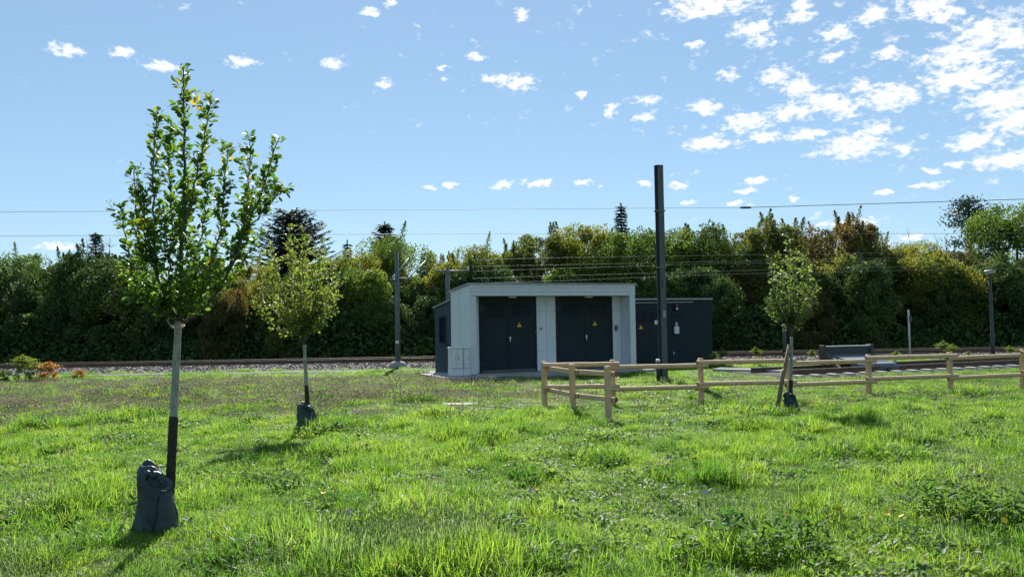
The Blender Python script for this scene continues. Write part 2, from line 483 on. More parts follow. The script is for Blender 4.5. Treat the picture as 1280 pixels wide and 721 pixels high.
# ------------------------------------------------------------------ GROUND
def ground():
    xs = np.unique(np.concatenate([np.linspace(-30, 34, 260), np.array([-3000, -1000, -300, -120, -60, -40, 45, 60, 120, 300, 1000, 3000.])]))
    ys = np.unique(np.concatenate([np.linspace(-2, 30, 150), np.linspace(30, 60, 25), np.array([-3000, -600, -100, -30, -10, 80, 120, 200, 400, 1000, 3000.])]))
    X, Y = np.meshgrid(xs, ys)
    inside = (np.abs(X) < 40) & (Y > -12) & (Y < 62)
    Z = np.where(inside, hz_np(X, Y), 0)
    n, m = X.shape
    i = np.arange(n * m).reshape(n, m)
    Q = np.stack([i[:-1, :-1], i[:-1, 1:], i[1:, 1:], i[1:, :-1]], -1).reshape(-1, 4)
    mt, g = mat_base('meadow_soil')
    pos = g.node('ShaderNodeNewGeometry').outputs['Position']
    n1 = g.noise(0.8, 4, 0.6, pos)
    n2 = g.noise(14.0, 5, 0.7, pos)
    c = g.ramp(n2, [(0.3, (0.035, 0.05, 0.012)), (0.55, (0.07, 0.10, 0.02)), (0.75, (0.12, 0.12, 0.045))])
    c = g.mix(g.node('ShaderNodeMapRange', {0: n1, 1: 0.55, 2: 0.75, 3: 0, 4: 0.7}).outputs[0], c, (0.10, 0.085, 0.045))
    b = g.node('ShaderNodeBump', {'Height': n2, 'Strength': 0.8, 'Distance': 0.05}).outputs[0]
    p = g.node('ShaderNodeBsdfPrincipled', {'Base Color': c, 'Roughness': 0.95, 'Normal': b, 'Specular IOR Level': 0.1})
    g.node('ShaderNodeOutputMaterial', {0: p.outputs[0]})
    o = link(bpy.data.objects.new('ground', np_mesh('ground', np.stack([X, Y, Z], -1), Q, None, mt, True)))
    tag(o, kind='structure')


ground()

# ------------------------------------------------------------------ BUILDINGS
BROT = R(24)
P0 = Vector((-1.296, 25.8, 0.0))
BZ = 0.10                      # top of the slab


def wl(s, v, z=0.0):
    """building-local to world"""
    return Vector((P0.x + s * math.cos(BROT) - v * math.sin(BROT), P0.y + s * math.sin(BROT) + v * math.cos(BROT), z))


def warning_sign(parent, x, y, z, size=0.19):
    """yellow triangle with a black border and a lightning bolt, facing local -y"""
    h = size * 0.866
    m = MB()
    m.poly([(x - size / 2, y, z), (x + size / 2, y, z), (x, y, z + h), (x - size / 2, y - .004, z), (x + size / 2, y - .004, z), (x, y - .004, z + h)],
           [(3, 4, 5), (0, 3, 5, 2), (1, 2, 5, 4), (0, 1, 4, 3)])
    o = m.build('warning_sign', M_BLACK, parent)
    s2 = size * 0.86
    h2 = s2 * 0.866
    zz = z + size * 0.045
    m2 = MB()
    m2.poly([(x - s2 / 2, y - .006, zz), (x + s2 / 2, y - .006, zz), (x, y - .006, zz + h2)], [(0, 1, 2)])
    k = size
    m2b = MB()
    m2b.poly([(x + .06 * k, y - .008, zz + .56 * k), (x - .07 * k, y - .008, zz + .28 * k), (x + .0 * k, y - .008, zz + .28 * k),
              (x - .05 * k, y - .008, zz + .05 * k), (x + .10 * k, y - .008, zz + .34 * k), (x + .02 * k, y - .008, zz + .34 * k)],
             [(0, 1, 2, 5), (2, 3, 4, 5)])
    return o, m2, m2b


def build_white():
    t = thing('transformer_building', 'white flat-roofed transformer building with two wide anthracite double doors in a shallow recess', 'building', P0, BROT)
    L, T, DEP, RC = 5.84, 0.21, 1.66, 0.55
    SOF, H0, HB = 2.47, 2.81, 2.66

    def htop(v):
        return H0 + (HB - H0) * v / DEP
    # side walls, tops sloping to the rear
    for nm, x0, x1 in (('side_wall', 0, T - 0.01), ('side_wall', L - T + 0.01, L)):
        m = MB()
        z0 = BZ
        y0, y1 = 0.0, DEP
        P = [(x0, y0, z0), (x1, y0, z0), (x1, y1, z0), (x0, y1, z0), (x0, y0, htop(0)), (x1, y0, htop(0)), (x1, y1, htop(DEP)), (x0, y1, htop(DEP))]
        m.poly(P, [(0, 3, 2, 1), (4, 5, 6, 7), (0, 1, 5, 4), (1, 2, 6, 5), (2, 3, 7, 6), (3, 0, 4, 7)])
        m.build(nm, M_WHITE, t)
    # corner trims in front of the walls (the pale outer frame)
    for x0 in (-0.004, L - T + 0.004):
        MB().box(x0, x0 + T, -0.03, -0.003, BZ + 0.003, SOF - 0.002, 0.006).build('corner_board', M_WHITE2, t)
    # fascia: three horizontal boards with open joints
    zb = SOF
    for k, hgt in enumerate((0.125, 0.125, 0.10)):
        MB().box(-0.006, L + 0.006, -0.034 - 0.004 * k, -0.002, zb + 0.006, zb + hgt, 0.004).build('fascia_board', M_WHITE2, t)
        zb += hgt
    MB().box(T, L - T, 0.0, 0.10, SOF + 0.004, H0 - 0.02).build('fascia_backing', M_CABSEAM, t)
    # roof deck and zinc edge
    m = MB()
    for (a, b, c, d, e) in ((-0.06, L + 0.06, -0.075, DEP + 0.02, 0.05),):
        P = [(a, c, htop(c)), (b, c, htop(c)), (b, d, htop(d)), (a, d, htop(d))]
        P = [(x, y, z + 0.004) for x, y, z in P] + [(x, y, z + 0.004 + e) for x, y, z in P]
        m.poly(P, [(0, 3, 2, 1), (4, 5, 6, 7), (0, 1, 5, 4), (1, 2, 6, 5), (2, 3, 7, 6), (3, 0, 4, 7)])
    m.build('roof', M_ROOF, t)
    # soffit
    MB().box(T, L - T, 0.102, DEP - 0.02, SOF + 0.002, SOF + 0.05).build('soffit', M_WHITE, t)
    for x in (1.55, 4.28):
        l = MB().box(x - 0.13, x + 0.13, 0.22, 0.36, SOF - 0.05, SOF, 0.02).build('soffit_light', M_LAMPW, t)
    # back wall in panels with joints round the doors
    y0 = RC
    MB().box(T, L - T, RC + 0.05, RC + 0.10, BZ + 0.002, SOF).build('wall_core', M_CABSEAM, t)
    for (a, b) in ((T, 0.52), (2.50, 2.85), (2.856, 3.19), (5.30, L - T)):
        for (z0, z1) in ((BZ + 0.002, 0.72), (0.726, 1.98), (1.986, SOF - 0.002)):
            MB().box(a + 0.002, b - 0.002, RC, RC + 0.048, z0, z1).build('wall_panel', M_WHITE, t)
    # double doors
    for (a, b) in ((0.52, 2.50), (3.19, 5.30)):
        z1 = SOF - 0.006
        fr = MB()
        fr.box(a + .003, a + .06, RC - .02, RC + .046, BZ + .004, z1)
        fr.box(b - .06, b - .003, RC - .02, RC + .046, BZ + .004, z1)
        fr.box(a + .06, b - .06, RC - .02, RC + .046, z1 - .06, z1)
        d = fr.build('double_door', M_ANTH, t)
        mid = (a + b) / 2
        for k, (p, q) in enumerate(((a + .064, mid - .004), (mid + .004, b - .064))):
            leaf = MB()
            zl0, zl1 = z1 - .62, z1 - .22
            leaf.box(p, q, RC, RC + .04, BZ + .02, zl0)
            leaf.box(p, q, RC, RC + .04, zl1, z1 - .064)
            leaf.box(p, p + .14, RC, RC + .04, zl0, zl1)
            leaf.box(q - .14, q, RC, RC + .04, zl0, zl1)
            leaf.box(p + .14, q - .14, RC + .03, RC + .04, zl0, zl1)
            # pressed vertical stiffening
            leaf.box(p + .05, q - .05, RC - .006, RC, BZ + .10, zl0 - .08)
            leaf.build('door_leaf', M_ANTH, d)
            for j in range(8):
                z = zl0 + .025 + j * .047
                sm = MB()
                sm.poly([(p + .14, RC - .006, z), (q - .14, RC - .006, z), (q - .14, RC + .012, z + .042), (p + .14, RC + .012, z + .042),
                         (p + .14, RC - .002, z - .004), (q - .14, RC - .002, z - .004), (q - .14, RC + .018, z + .038), (p + .14, RC + .018, z + .038)],
                        [(0, 1, 2, 3), (4, 7, 6, 5), (0, 4, 5, 1), (1, 5, 6, 2), (3, 2, 6, 7), (0, 3, 7, 4)])
                sm.build('slat', M_ANTH, d)
        for hx in (a + .045, b - .075):
            for z in (.32, 1.25, 2.05):
                MB().box(hx, hx + .03, RC - .034, RC - .021, z, z + .13, .003).build('hinge', M_ANTHL, d)
        MB().box(a + .07, b - .07, RC - .012, RC - .001, BZ + .022, BZ + .075, .002).build('kick_plate', M_GALVD, d)
        hm = MB()
        hm.box(mid + .04, mid + .068, RC - .03, RC - .006, 1.04, 1.22, .004)
        hm.box(mid + .042, mid + .068, RC - .075, RC - .03, 1.15, 1.175)
        hm.box(mid - .02, mid + .064, RC - .09, RC - .075, 1.15, 1.17)
        hm.build('handle', M_HANDLE, d)
        so, face, bolt = warning_sign(d, mid + .38, RC - .008, 1.50)
        face.build('sign_face', M_YELLOW, d)
        bolt.build('sign_bolt', M_BLACK, d)
    for x in (.55, 2.0, 3.4, 4.85):
        MB().tube([(x, -.052, SOF + .16), (x, -.036, SOF + .16)], .011, 8).build('fixing_bolt', M_GALV, t)
    MB().box(-.004, -.001, .83, .836, BZ + .01, 2.62).build('panel_joint', M_GALV, t)
    # small switch box on the right inner wall panel, faint label on the middle panel
    MB().box(5.38, 5.48, RC - .05, RC - .002, 1.32, 1.50, .008).build('switch_box', M_GALVD, t)
    MB().box(2.60, 2.70, RC - .012, RC - .003, 1.40, 1.48, .002).build('label_plate', M_TIE, t)
    MB().box(L + .002, L + .05, .3, .36, BZ, 2.6, .01).build('downpipe', M_GALVD, t)
    return t


def build_hut():
    X1, Y0, Y1 = 10.19, 1.70, 3.28
    Z0, HF, HBk = 0.06, 2.36, 2.17
    t = thing('equipment_hut', 'long anthracite ribbed equipment hut standing behind the white transformer building', 'building', P0, BROT)

    def top(v):
        return HF + (HBk - HF) * (v - Y0) / (Y1 - Y0)
    # closed body
    m = MB()
    P = [(0.02, Y0, Z0), (X1, Y0, Z0), (X1, Y1, Z0), (0.02, Y1, Z0), (0.02, Y0, top(Y0)), (X1, Y0, top(Y0)), (X1, Y1, top(Y1)), (0.02, Y1, top(Y1))]
    m.poly(P, [(0, 3, 2, 1), (4, 5, 6, 7), (0, 1, 5, 4), (1, 2, 6, 5), (2, 3, 7, 6), (3, 0, 4, 7)])
    m.build('wall', M_ANTH2, t)
    # trapezoid ribs of the front cladding (right of the white building), leaving out the door
    x = 5.95
    while x < X1 - 0.05:
        for (z0, z1) in (((Z0 + .02, top(Y0) - .03),) if not (6.52 < x + .03 < 8.05) else ((2.17, top(Y0) - .03),)):
            MB().poly([(x, Y0 - .002, z0), (x + .02, Y0 - .012, z0), (x + .06, Y0 - .012, z0), (x + .08, Y0 - .002, z0),
                       (x, Y0 - .002, z1), (x + .02, Y0 - .012, z1), (x + .06, Y0 - .012, z1), (x + .08, Y0 - .002, z1)],
                      [(0, 1, 5, 4), (1, 2, 6, 5), (2, 3, 7, 6), (4, 5, 6, 7), (0, 3, 2, 1)]).build('cladding_rib', M_ANTH2, t)
        x += 0.155
    # left end wall cladding, blue of open shade put into its colour
    for k in range(6):
        y0 = Y0 + .03 + k * .255
        mm = MB()
        y1 = y0 + .25
        mm.poly([(0.017, y0, Z0), (0.0, y0 + .01, Z0), (0.0, y1 - .01, Z0), (0.017, y1, Z0),
                 (0.017, y0, top(y0) - .02), (0.0, y0 + .01, top(y0) - .02), (0.0, y1 - .01, top(y1) - .02), (0.017, y1, top(y1) - .02)],
                [(0, 4, 5, 1), (1, 5, 6, 2), (2, 6, 7, 3), (4, 7, 6, 5), (0, 1, 2, 3)])
        mm.build('side_panel', M_ANTHL, t)
    w = MB()
    w.box(-.035, -.001, 2.15, 2.20, 1.0, 1.90)
    w.box(-.035, -.001, 2.70, 2.75, 1.0, 1.90)
    w.box(-.035, -.001, 2.20, 2.70, 1.0, 1.05)
    w.box(-.035, -.001, 2.20, 2.70, 1.85, 1.90)
    w.box(-.035, -.001, 2.44, 2.46, 1.05, 1.85)
    wf = w.build('window', M_ANTH, t)
    MB().box(-.012, -.002, 2.20, 2.70, 1.05, 1.85).build('pane', M_GLASS, wf)
    MB().box(-.07, -.001, 2.10, 2.80, .94, .995).build('sill', M_ANTHL, wf)
    # roof with pale edge
    m = MB()
    for a, b, c, d in ((-.05, X1 + .05, Y0 - .07, Y1 + .05),):
        P = [(a, c, top(c) + .003), (b, c, top(c) + .003), (b, d, top(d) + .003), (a, d, top(d) + .003)]
        P += [(x, y, z + .055) for x, y, z in P]
        m.poly(P, [(0, 3, 2, 1), (4, 5, 6, 7), (0, 1, 5, 4), (1, 2, 6, 5), (2, 3, 7, 6), (3, 0, 4, 7)])
    m.build('roof', M_ROOF, t)
    MB().tube([(5.9, Y0 - .06, HF - .10), (9.35, Y0 - .06, HF - .075)], .018, 6).build('light_strip', M_GALV, t)
    # door with louvre
    a, b, z1 = 6.55, 8.08, 2.12
    fr = MB()
    fr.box(a, a + .06, Y0 - .05, Y0 - .003, Z0 + .01, z1)
    fr.box(b - .06, b, Y0 - .05, Y0 - .003, Z0 + .01, z1)
    fr.box(a + .06, b - .06, Y0 - .05, Y0 - .003, z1 - .06, z1)
    d = fr.build('double_door', M_ANTH, t)
    mid = a + .90
    for (p, q) in ((a + .064, mid - .004), (mid + .004, b - .064)):
        lf = MB()
        lf.box(p, q, Y0 - .03, Y0 - .004, Z0 + .02, z1 - .55)
        lf.box(p, q, Y0 - .03, Y0 - .004, z1 - .16, z1 - .064)
        lf.box(p, p + .07, Y0 - .03, Y0 - .004, z1 - .55, z1 - .16)
        lf.box(q - .07, q, Y0 - .03, Y0 - .004, z1 - .55, z1 - .16)
        lf.box(p + .07, q - .07, Y0 - .010, Y0 - .004, z1 - .55, z1 - .16)
        lf.build('door_leaf', M_ANTH, d)
        for j in range(7):
            z = z1 - .53 + j * .052
            MB().poly([(p + .07, Y0 - .038, z), (q - .07, Y0 - .038, z), (q - .07, Y0 - .012, z + .038), (p + .07, Y0 - .012, z + .038),
                       (p + .07, Y0 - .034, z - .004), (q - .07, Y0 - .034, z - .004), (q - .07, Y0 - .008, z + .034), (p + .07, Y0 - .008, z + .034)],
                      [(0, 1, 2, 3), (4, 7, 6, 5), (0, 4, 5, 1), (1, 5, 6, 2), (3, 2, 6, 7), (0, 3, 7, 4)]).build('slat', M_ANTH, d)
    so, face, bolt = warning_sign(d, 7.12, Y0 - .034, 1.34, .19)
    face.build('sign_face', M_YELLOW, d)
    bolt.build('sign_bolt', M_BLACK, d)
    pl = MB().box(7.70, 7.94, Y0 - .045, Y0 - .032, 1.50, 1.64, .003).build('name_plate', M_SIGNW, d)
    for r in range(2):
        MB().box(7.74, 7.90 - .03 * r, Y0 - .048, Y0 - .0452, 1.585 - .04 * r, 1.597 - .04 * r).build('plate_line', M_GALVD, d)
    # signal lamp: red lens over white lamp, key boxes, socket
    fx = 8.62
    sg = MB().box(fx - .05, fx + .05, Y0 - .09, Y0 - .024, 1.98, 2.22, .01).build('signal_lamp', M_ANTH, t)
    MB().tube([(fx, Y0 - .13, 2.17), (fx, Y0 - .085, 2.17)], .045, 10).build('red_lens', M_REDL, sg)
    MB().tube([(fx, Y0 - .13, 2.05), (fx, Y0 - .085, 2.05)], .04, 10).build('white_lens', M_LAMPW, sg)
    MB().box(8.56, 8.68, Y0 - .07, Y0 - .024, 1.42, 1.56, .01).build('upper_key_box', M_GALV, t)
    kb = MB().box(8.52, 8.72, Y0 - .08, Y0 - .024, 1.15, 1.41, .01).build('lower_key_box', M_CAB, t)
    MB().box(8.44, 8.92, Y0 - .06, Y0 - .024, 1.80, 1.92, .01).build('cable_box', M_ANTH, t)
    MB().box(8.46, 8.53, Y0 - .05, Y0 - .024, .42, .50, .008).build('socket', M_GALV, t)
    MB().tube([(8.49, Y0 - .032, .10), (8.49, Y0 - .032, .42)], .012, 6).build('conduit', M_GALVD, t)
    return t


def slab():
    t = thing('foundation_slab', 'pale concrete foundation slab around the foot of the white building', 'slab', P0, BROT)
    m = MB()
    m.box(-1.08, 5.9, -1.15, 1.66, -.15, BZ - .004, .02)
    m.build('slab_plate', M_CONC, t)
    m = MB()
    m.box(5.905, 10.6, 1.40, 1.66, -.15, BZ - .008, .02)
    m.build('slab_plate', M_CONC, t)
    m = MB()
    m.box(-.30, 10.35, 1.665, 3.4, -.15, .055, .02)
    m.build('slab_plate', M_CONC, t)
    return t


build_white()
build_hut()
slab()


def cabinets():
    for nm, lab, x0, x1, doors in (('cable_cabinet', 'wide pale grey cable cabinet with two doors against the white side wall', -.70, -.315, 2),
                                   ('cable_cabinet', 'narrow pale grey cable cabinet with one door nearest the white building corner', -.305, -.09, 1)):
        o = wl((x0 + x1) / 2, -.10, BZ)
        t = thing(nm, lab, 'cabinet', o, BROT, 'grey cable cabinets beside the white building')
        w = (x1 - x0) / 2
        MB().box(-w, w, -.14, .14, 0.0, .20, .008).build('plinth', M_CAB, t)
        MB().box(-w + .004, w - .004, -.135, .135, .205, .80, .008).build('housing', M_CAB, t)
        MB().box(-w - .012, w + .012, -.155, .15, .803, .845, .012).build('cap', M_CAB, t)
        n = doors
        for k in range(n):
            a = -w + .02 + k * (2 * w - .04) / n
            b = -w + .02 + (k + 1) * (2 * w - .04) / n
            d = MB().box(a + .003, b - .003, -.150, -.1355, .23, .785, .004).build('door', M_CAB, t)
            hx = b - .045 if k == 0 else a + .045
            MB().box(hx - .007, hx + .007, -.160, -.151, .46, .56, .003).build('handle', M_GALVD, d)
        MB().box(-w + .021, w - .021, -.1352, -.1335, .226, .789).build('door_seam', M_CABSEAM, t)


cabinets()

# ------------------------------------------------------------------ MASTS, POSTS, LAMPS
def steel_mast():
    b = gnd(829.5, 476)
    z = hz(b.x, b.y)
    t = thing('steel_mast', 'tall dark bare steel H-beam mast in front of the dark hut', 'mast', (b.x, b.y, z), R(31))
    H = 5.86 - z
    w, d = .090, .085
    m = MB()
    m.box(-w, w, -d, -d + .02, -.2, H)
    m.box(-w, w, d - .02, d, -.2, H)
    m.build('flange', M_MAST, t)
    MB().box(-.009, .009, -d + .021, d - .021, -.2, H - .003).build('web', M_MAST, t)
    MB().box(-w - .01, w + .01, -d - .01, d + .01, H + .002, H + .016).build('cap_plate', M_MAST, t)
    MB().box(-.04, .04, -d - .012, -d - .002, 1.72, 1.90, .003).build('number_plate', M_GALV, t)
    for z in (3.05, 4.6):
        MB().box(-w - .02, w + .02, -d - .02, d + .02, z, z + .05, .004).build('clamp', M_GALVD, t)
    MB().box(-.02, .02, -d - .03, -d - .002, 2.55, 2.75, .004).build('bracket', M_GALVD, t)
    MB().box(-.2, .2, -.2, .2, -.25, .03, .03).build('foot', M_CONC, t)
    b2 = gnd(823, 477.5)
    z = hz(b2.x, b2.y)
    t = thing('marker_post', 'short black marker post with white cap at the foot of the steel mast', 'post', (b2.x, b2.y, z), R(20))
    MB().tube([(0, 0, -.1), (0, 0, .54)], .05, 12).build('post', M_BLACK, t, True)
    MB().tube([(0, 0, .541), (0, 0, .60), (0, 0, .615)], [.058, .058, .04], 12).build('cap', M_SIGNW, t, True)


steel_mast()


def lathe(m, prof, n=16, cx=0, cy=0):
    b = len(m.v)
    for r, z in prof:
        for k in range(n):
            a = 2 * math.pi * k / n
            m.v.append((cx + r * math.cos(a), cy + r * math.sin(a), z))
    for i in range(len(prof) - 1):
        for k in range(n):
            j = (k + 1) % n
            m.f.append((b + i * n + k, b + i * n + j, b + (i + 1) * n + j, b + (i + 1) * n + k))
    m.f.append(tuple(b + k for k in range(n - 1, -1, -1)))
    e = b + (len(prof) - 1) * n
    m.f.append(tuple(e + k for k in range(n)))
    return m


def lamps():
    H = 3.20
    p = at(1241.5, 447, 32.0)
    proto = thing('street_lamp', 'dark street lamp with flat round head between the tracks, near the picture edge', 'street lamp', (p.x, 32.0, 0), 0, 'street lamps by the railway')
    lathe(MB(), [(.075, -.1), (.075, .9), (.06, .95), (.05, H - .1), (.045, H)]).build('pole', M_DARKPOLE, proto, True)
    hd = lathe(MB(), [(.05, H - .02), (.19, H + .04), (.21, H + .07), (.19, H + .10), (.06, H + .12)], 20).build('lamp_head', M_GALV, proto, True)
    lathe(MB(), [(.14, H - .006), (.16, H + .022)], 20).build('diffuser', M_LAMPW, hd, True)
    MB().box(-.05, .05, -.075, -.045, .5, .85, .008).build('service_door', M_DARKPOLE, proto)
    p2 = at(981, 440, 32.0)
    o = proto.copy()
    COL.objects.link(o)
    o.location = (p2.x, 32.0, 0)
    o['label'] = 'dark street lamp mostly hidden behind the crown of the slim staked tree'
    for ch in list(proto.children):
        c = ch.copy()
        COL.objects.link(c)
        c.parent = o
        for gch in list(ch.children):
            d = gch.copy()
            COL.objects.link(d)
            d.parent = c
    p = at(1137.5, 440, 31.5)
    t = thing('kilometre_post', 'thin pale grey marker post standing beside the far track before the hedge', 'post', (p.x, 31.5, 0))
    lathe(MB(), [(.036, -.1), (.033, 1.84), (.02, 1.87)], 10).build('post', M_PALEPOLE, t, True)
    MB().box(-.02, .07, -.06, -.04, 1.45, 1.65, .004).build('plate', M_GALVD, t)


lamps()


def catenary():
    Y = 31.9
    b = at(497.5, 459, Y)
    t = thing('catenary_mast', 'grey overhead line mast with tubular bracket arms left of the white building', 'mast', (b.x, Y, 0))

    def lp(px, py, dy=0.0):
        p = at(px, py, Y + dy)
        return Vector((p.x - b.x, p.y - Y, p.z))
    top = lp(495.6, 315).z
    lathe(MB(), [(.105, -.1), (.092, 1.6), (.072, top)], 14).build('pole', M_GALVD, t, True)
    lathe(MB(), [(.34, -.1), (.32, .16), (.22, .26), (.15, .28)], 12).build('foot', M_CONC, t, True)
    MB().tube([(0, 0, lp(497, 347).z), lp(511, 349, .5)], .03, 8).build('lower_bracket', M_GALVD, t, True)
    MB().tube([lp(488, 350, -.1), lp(497, 349.5, .0)], .045, 8).build('end_bracket', M_GALVD, t, True)
    for a, c in (((490, 348.6, -.1), (511, 323, .3)), ((509.6, 348.6, .5), (531.5, 326.5, 1.0))):
        MB().tube([lp(*a), lp(*c)], .024, 8).build('diagonal_tube', M_GALV, t, True)
        ins = MB()
        A, C = lp(*a), lp(*c)
        for k in range(6):
            q = A.lerp(C, .06 + .03 * k)
            q2 = A.lerp(C, .06 + .03 * k + .012)
            ins.tube([q, q2], [.05, .05], 8)
        ins.build('insulator', M_CAB, t, True)
    MB().tube([lp(511, 323, .3), lp(532, 325.6, 1.0)], .014, 6).build('upper_tie', M_GALVD, t, True)
    MB().tube([lp(527, 332, 1.0), lp(549.5, 370, 1.5)], .022, 6).build('steady_arm', M_GALVD, t, True)
    MB().box(-.06, .06, -.14, -.11, .95, 1.05, .004).build('plate', M_SIGNW, t)
    Y2 = 37.4
    b2 = at(560.8, 440, Y2)
    t2 = thing('line_pole', 'short grey line pole with crossbar rising behind the dark hut', 'mast', (b2.x, Y2, 0))
    top2 = at(560.8, 334, Y2).z
    lathe(MB(), [(.11, -.1), (.085, top2)], 12).build('pole', M_GALVD, t2, True)
    MB().tube([(-.55, 0, top2 - .15), (.95, 0, top2 - .18)], .035, 8).build('crossbar', M_GALVD, t2, True)
    for x in (-.5, .9):
        lathe(MB(), [(.03, top2 - .15), (.05, top2 - .1), (.03, top2 - .06), (.05, top2 - .02), (.02, top2)], 10, x, 0).build('insulator', M_CAB, t2, True)
    return t


catenary()


def wires():
    specs = [
        ('upper thin overhead wire crossing the whole sky', 33.0, [(-260, 265.5), (0, 265), (470, 262.5), (932, 259.5)], .0075, M_WIRE),
        ('thicker dark overhead cable running from the insulator to the far sky edge', 33.0, [(932, 259.5), (1100, 254.5), (1280, 249), (1560, 241)], .013, M_WIRED),
        ('lower thin overhead wire just above the treetops', 34.4, [(-260, 295), (0, 295), (640, 292), (1190, 292), (1560, 291)], .0075, M_WIRE),
    ]
    low = [((590, 325), (685, 322.3), (902, 319), (1330, 313)), ((590, 333), (707, 330.8), (870, 327.5), (1330, 318)), ((590, 339), (672, 336.5), (896, 329.5), (1330, 322)),
           ((590, 348), (657, 345.8), (931, 338), (1330, 328)), ((590, 354), (701, 350.9), (896, 343), (1330, 334))]
    names = ['topmost', 'second highest', 'middle', 'second lowest', 'lowest']
    for n, l in zip(names, low):
        specs.append((n + ' of the five low wires strung before the trees behind the buildings', 37.4, l, .0045, M_WIRE))
    for lab, Y, pts, r, mt in specs:
        m = MB()
        P = [at(px, py, Y) for px, py in pts]
        # resample with a slight sag
        Q = []
        for i in range(len(P) - 1):
            for k in range(6):
                Q.append(P[i].lerp(P[i + 1], k / 6))
        Q.append(P[-1])
        m.tube(Q, r, 5)
        o = m.build('overhead_wire', mt)
        tag(o, lab, 'wire', 'overhead wires of the railway')
    for px, py, Y, lab in ((932, 259.4, 33.0, 'dark rod insulator where the upper wire thickens, in open sky'),):
        c = at(px, py, Y)
        m = MB()
        m.tube([c + Vector((-.24, 0, .005)), c + Vector((-.2, 0, 0)), c + Vector((.2, 0, 0)), c + Vector((.24, 0, -.005))], [.01, .035, .035, .01], 8)
        for k in range(5):
            x = -.14 + k * .07
            m.tube([c + Vector((x, 0, 0)), c + Vector((x + .02, 0, 0))], [.055, .055], 10)
        tag(m.build('insulator', M_WIRED, None, True), lab, 'insulator')


wires()

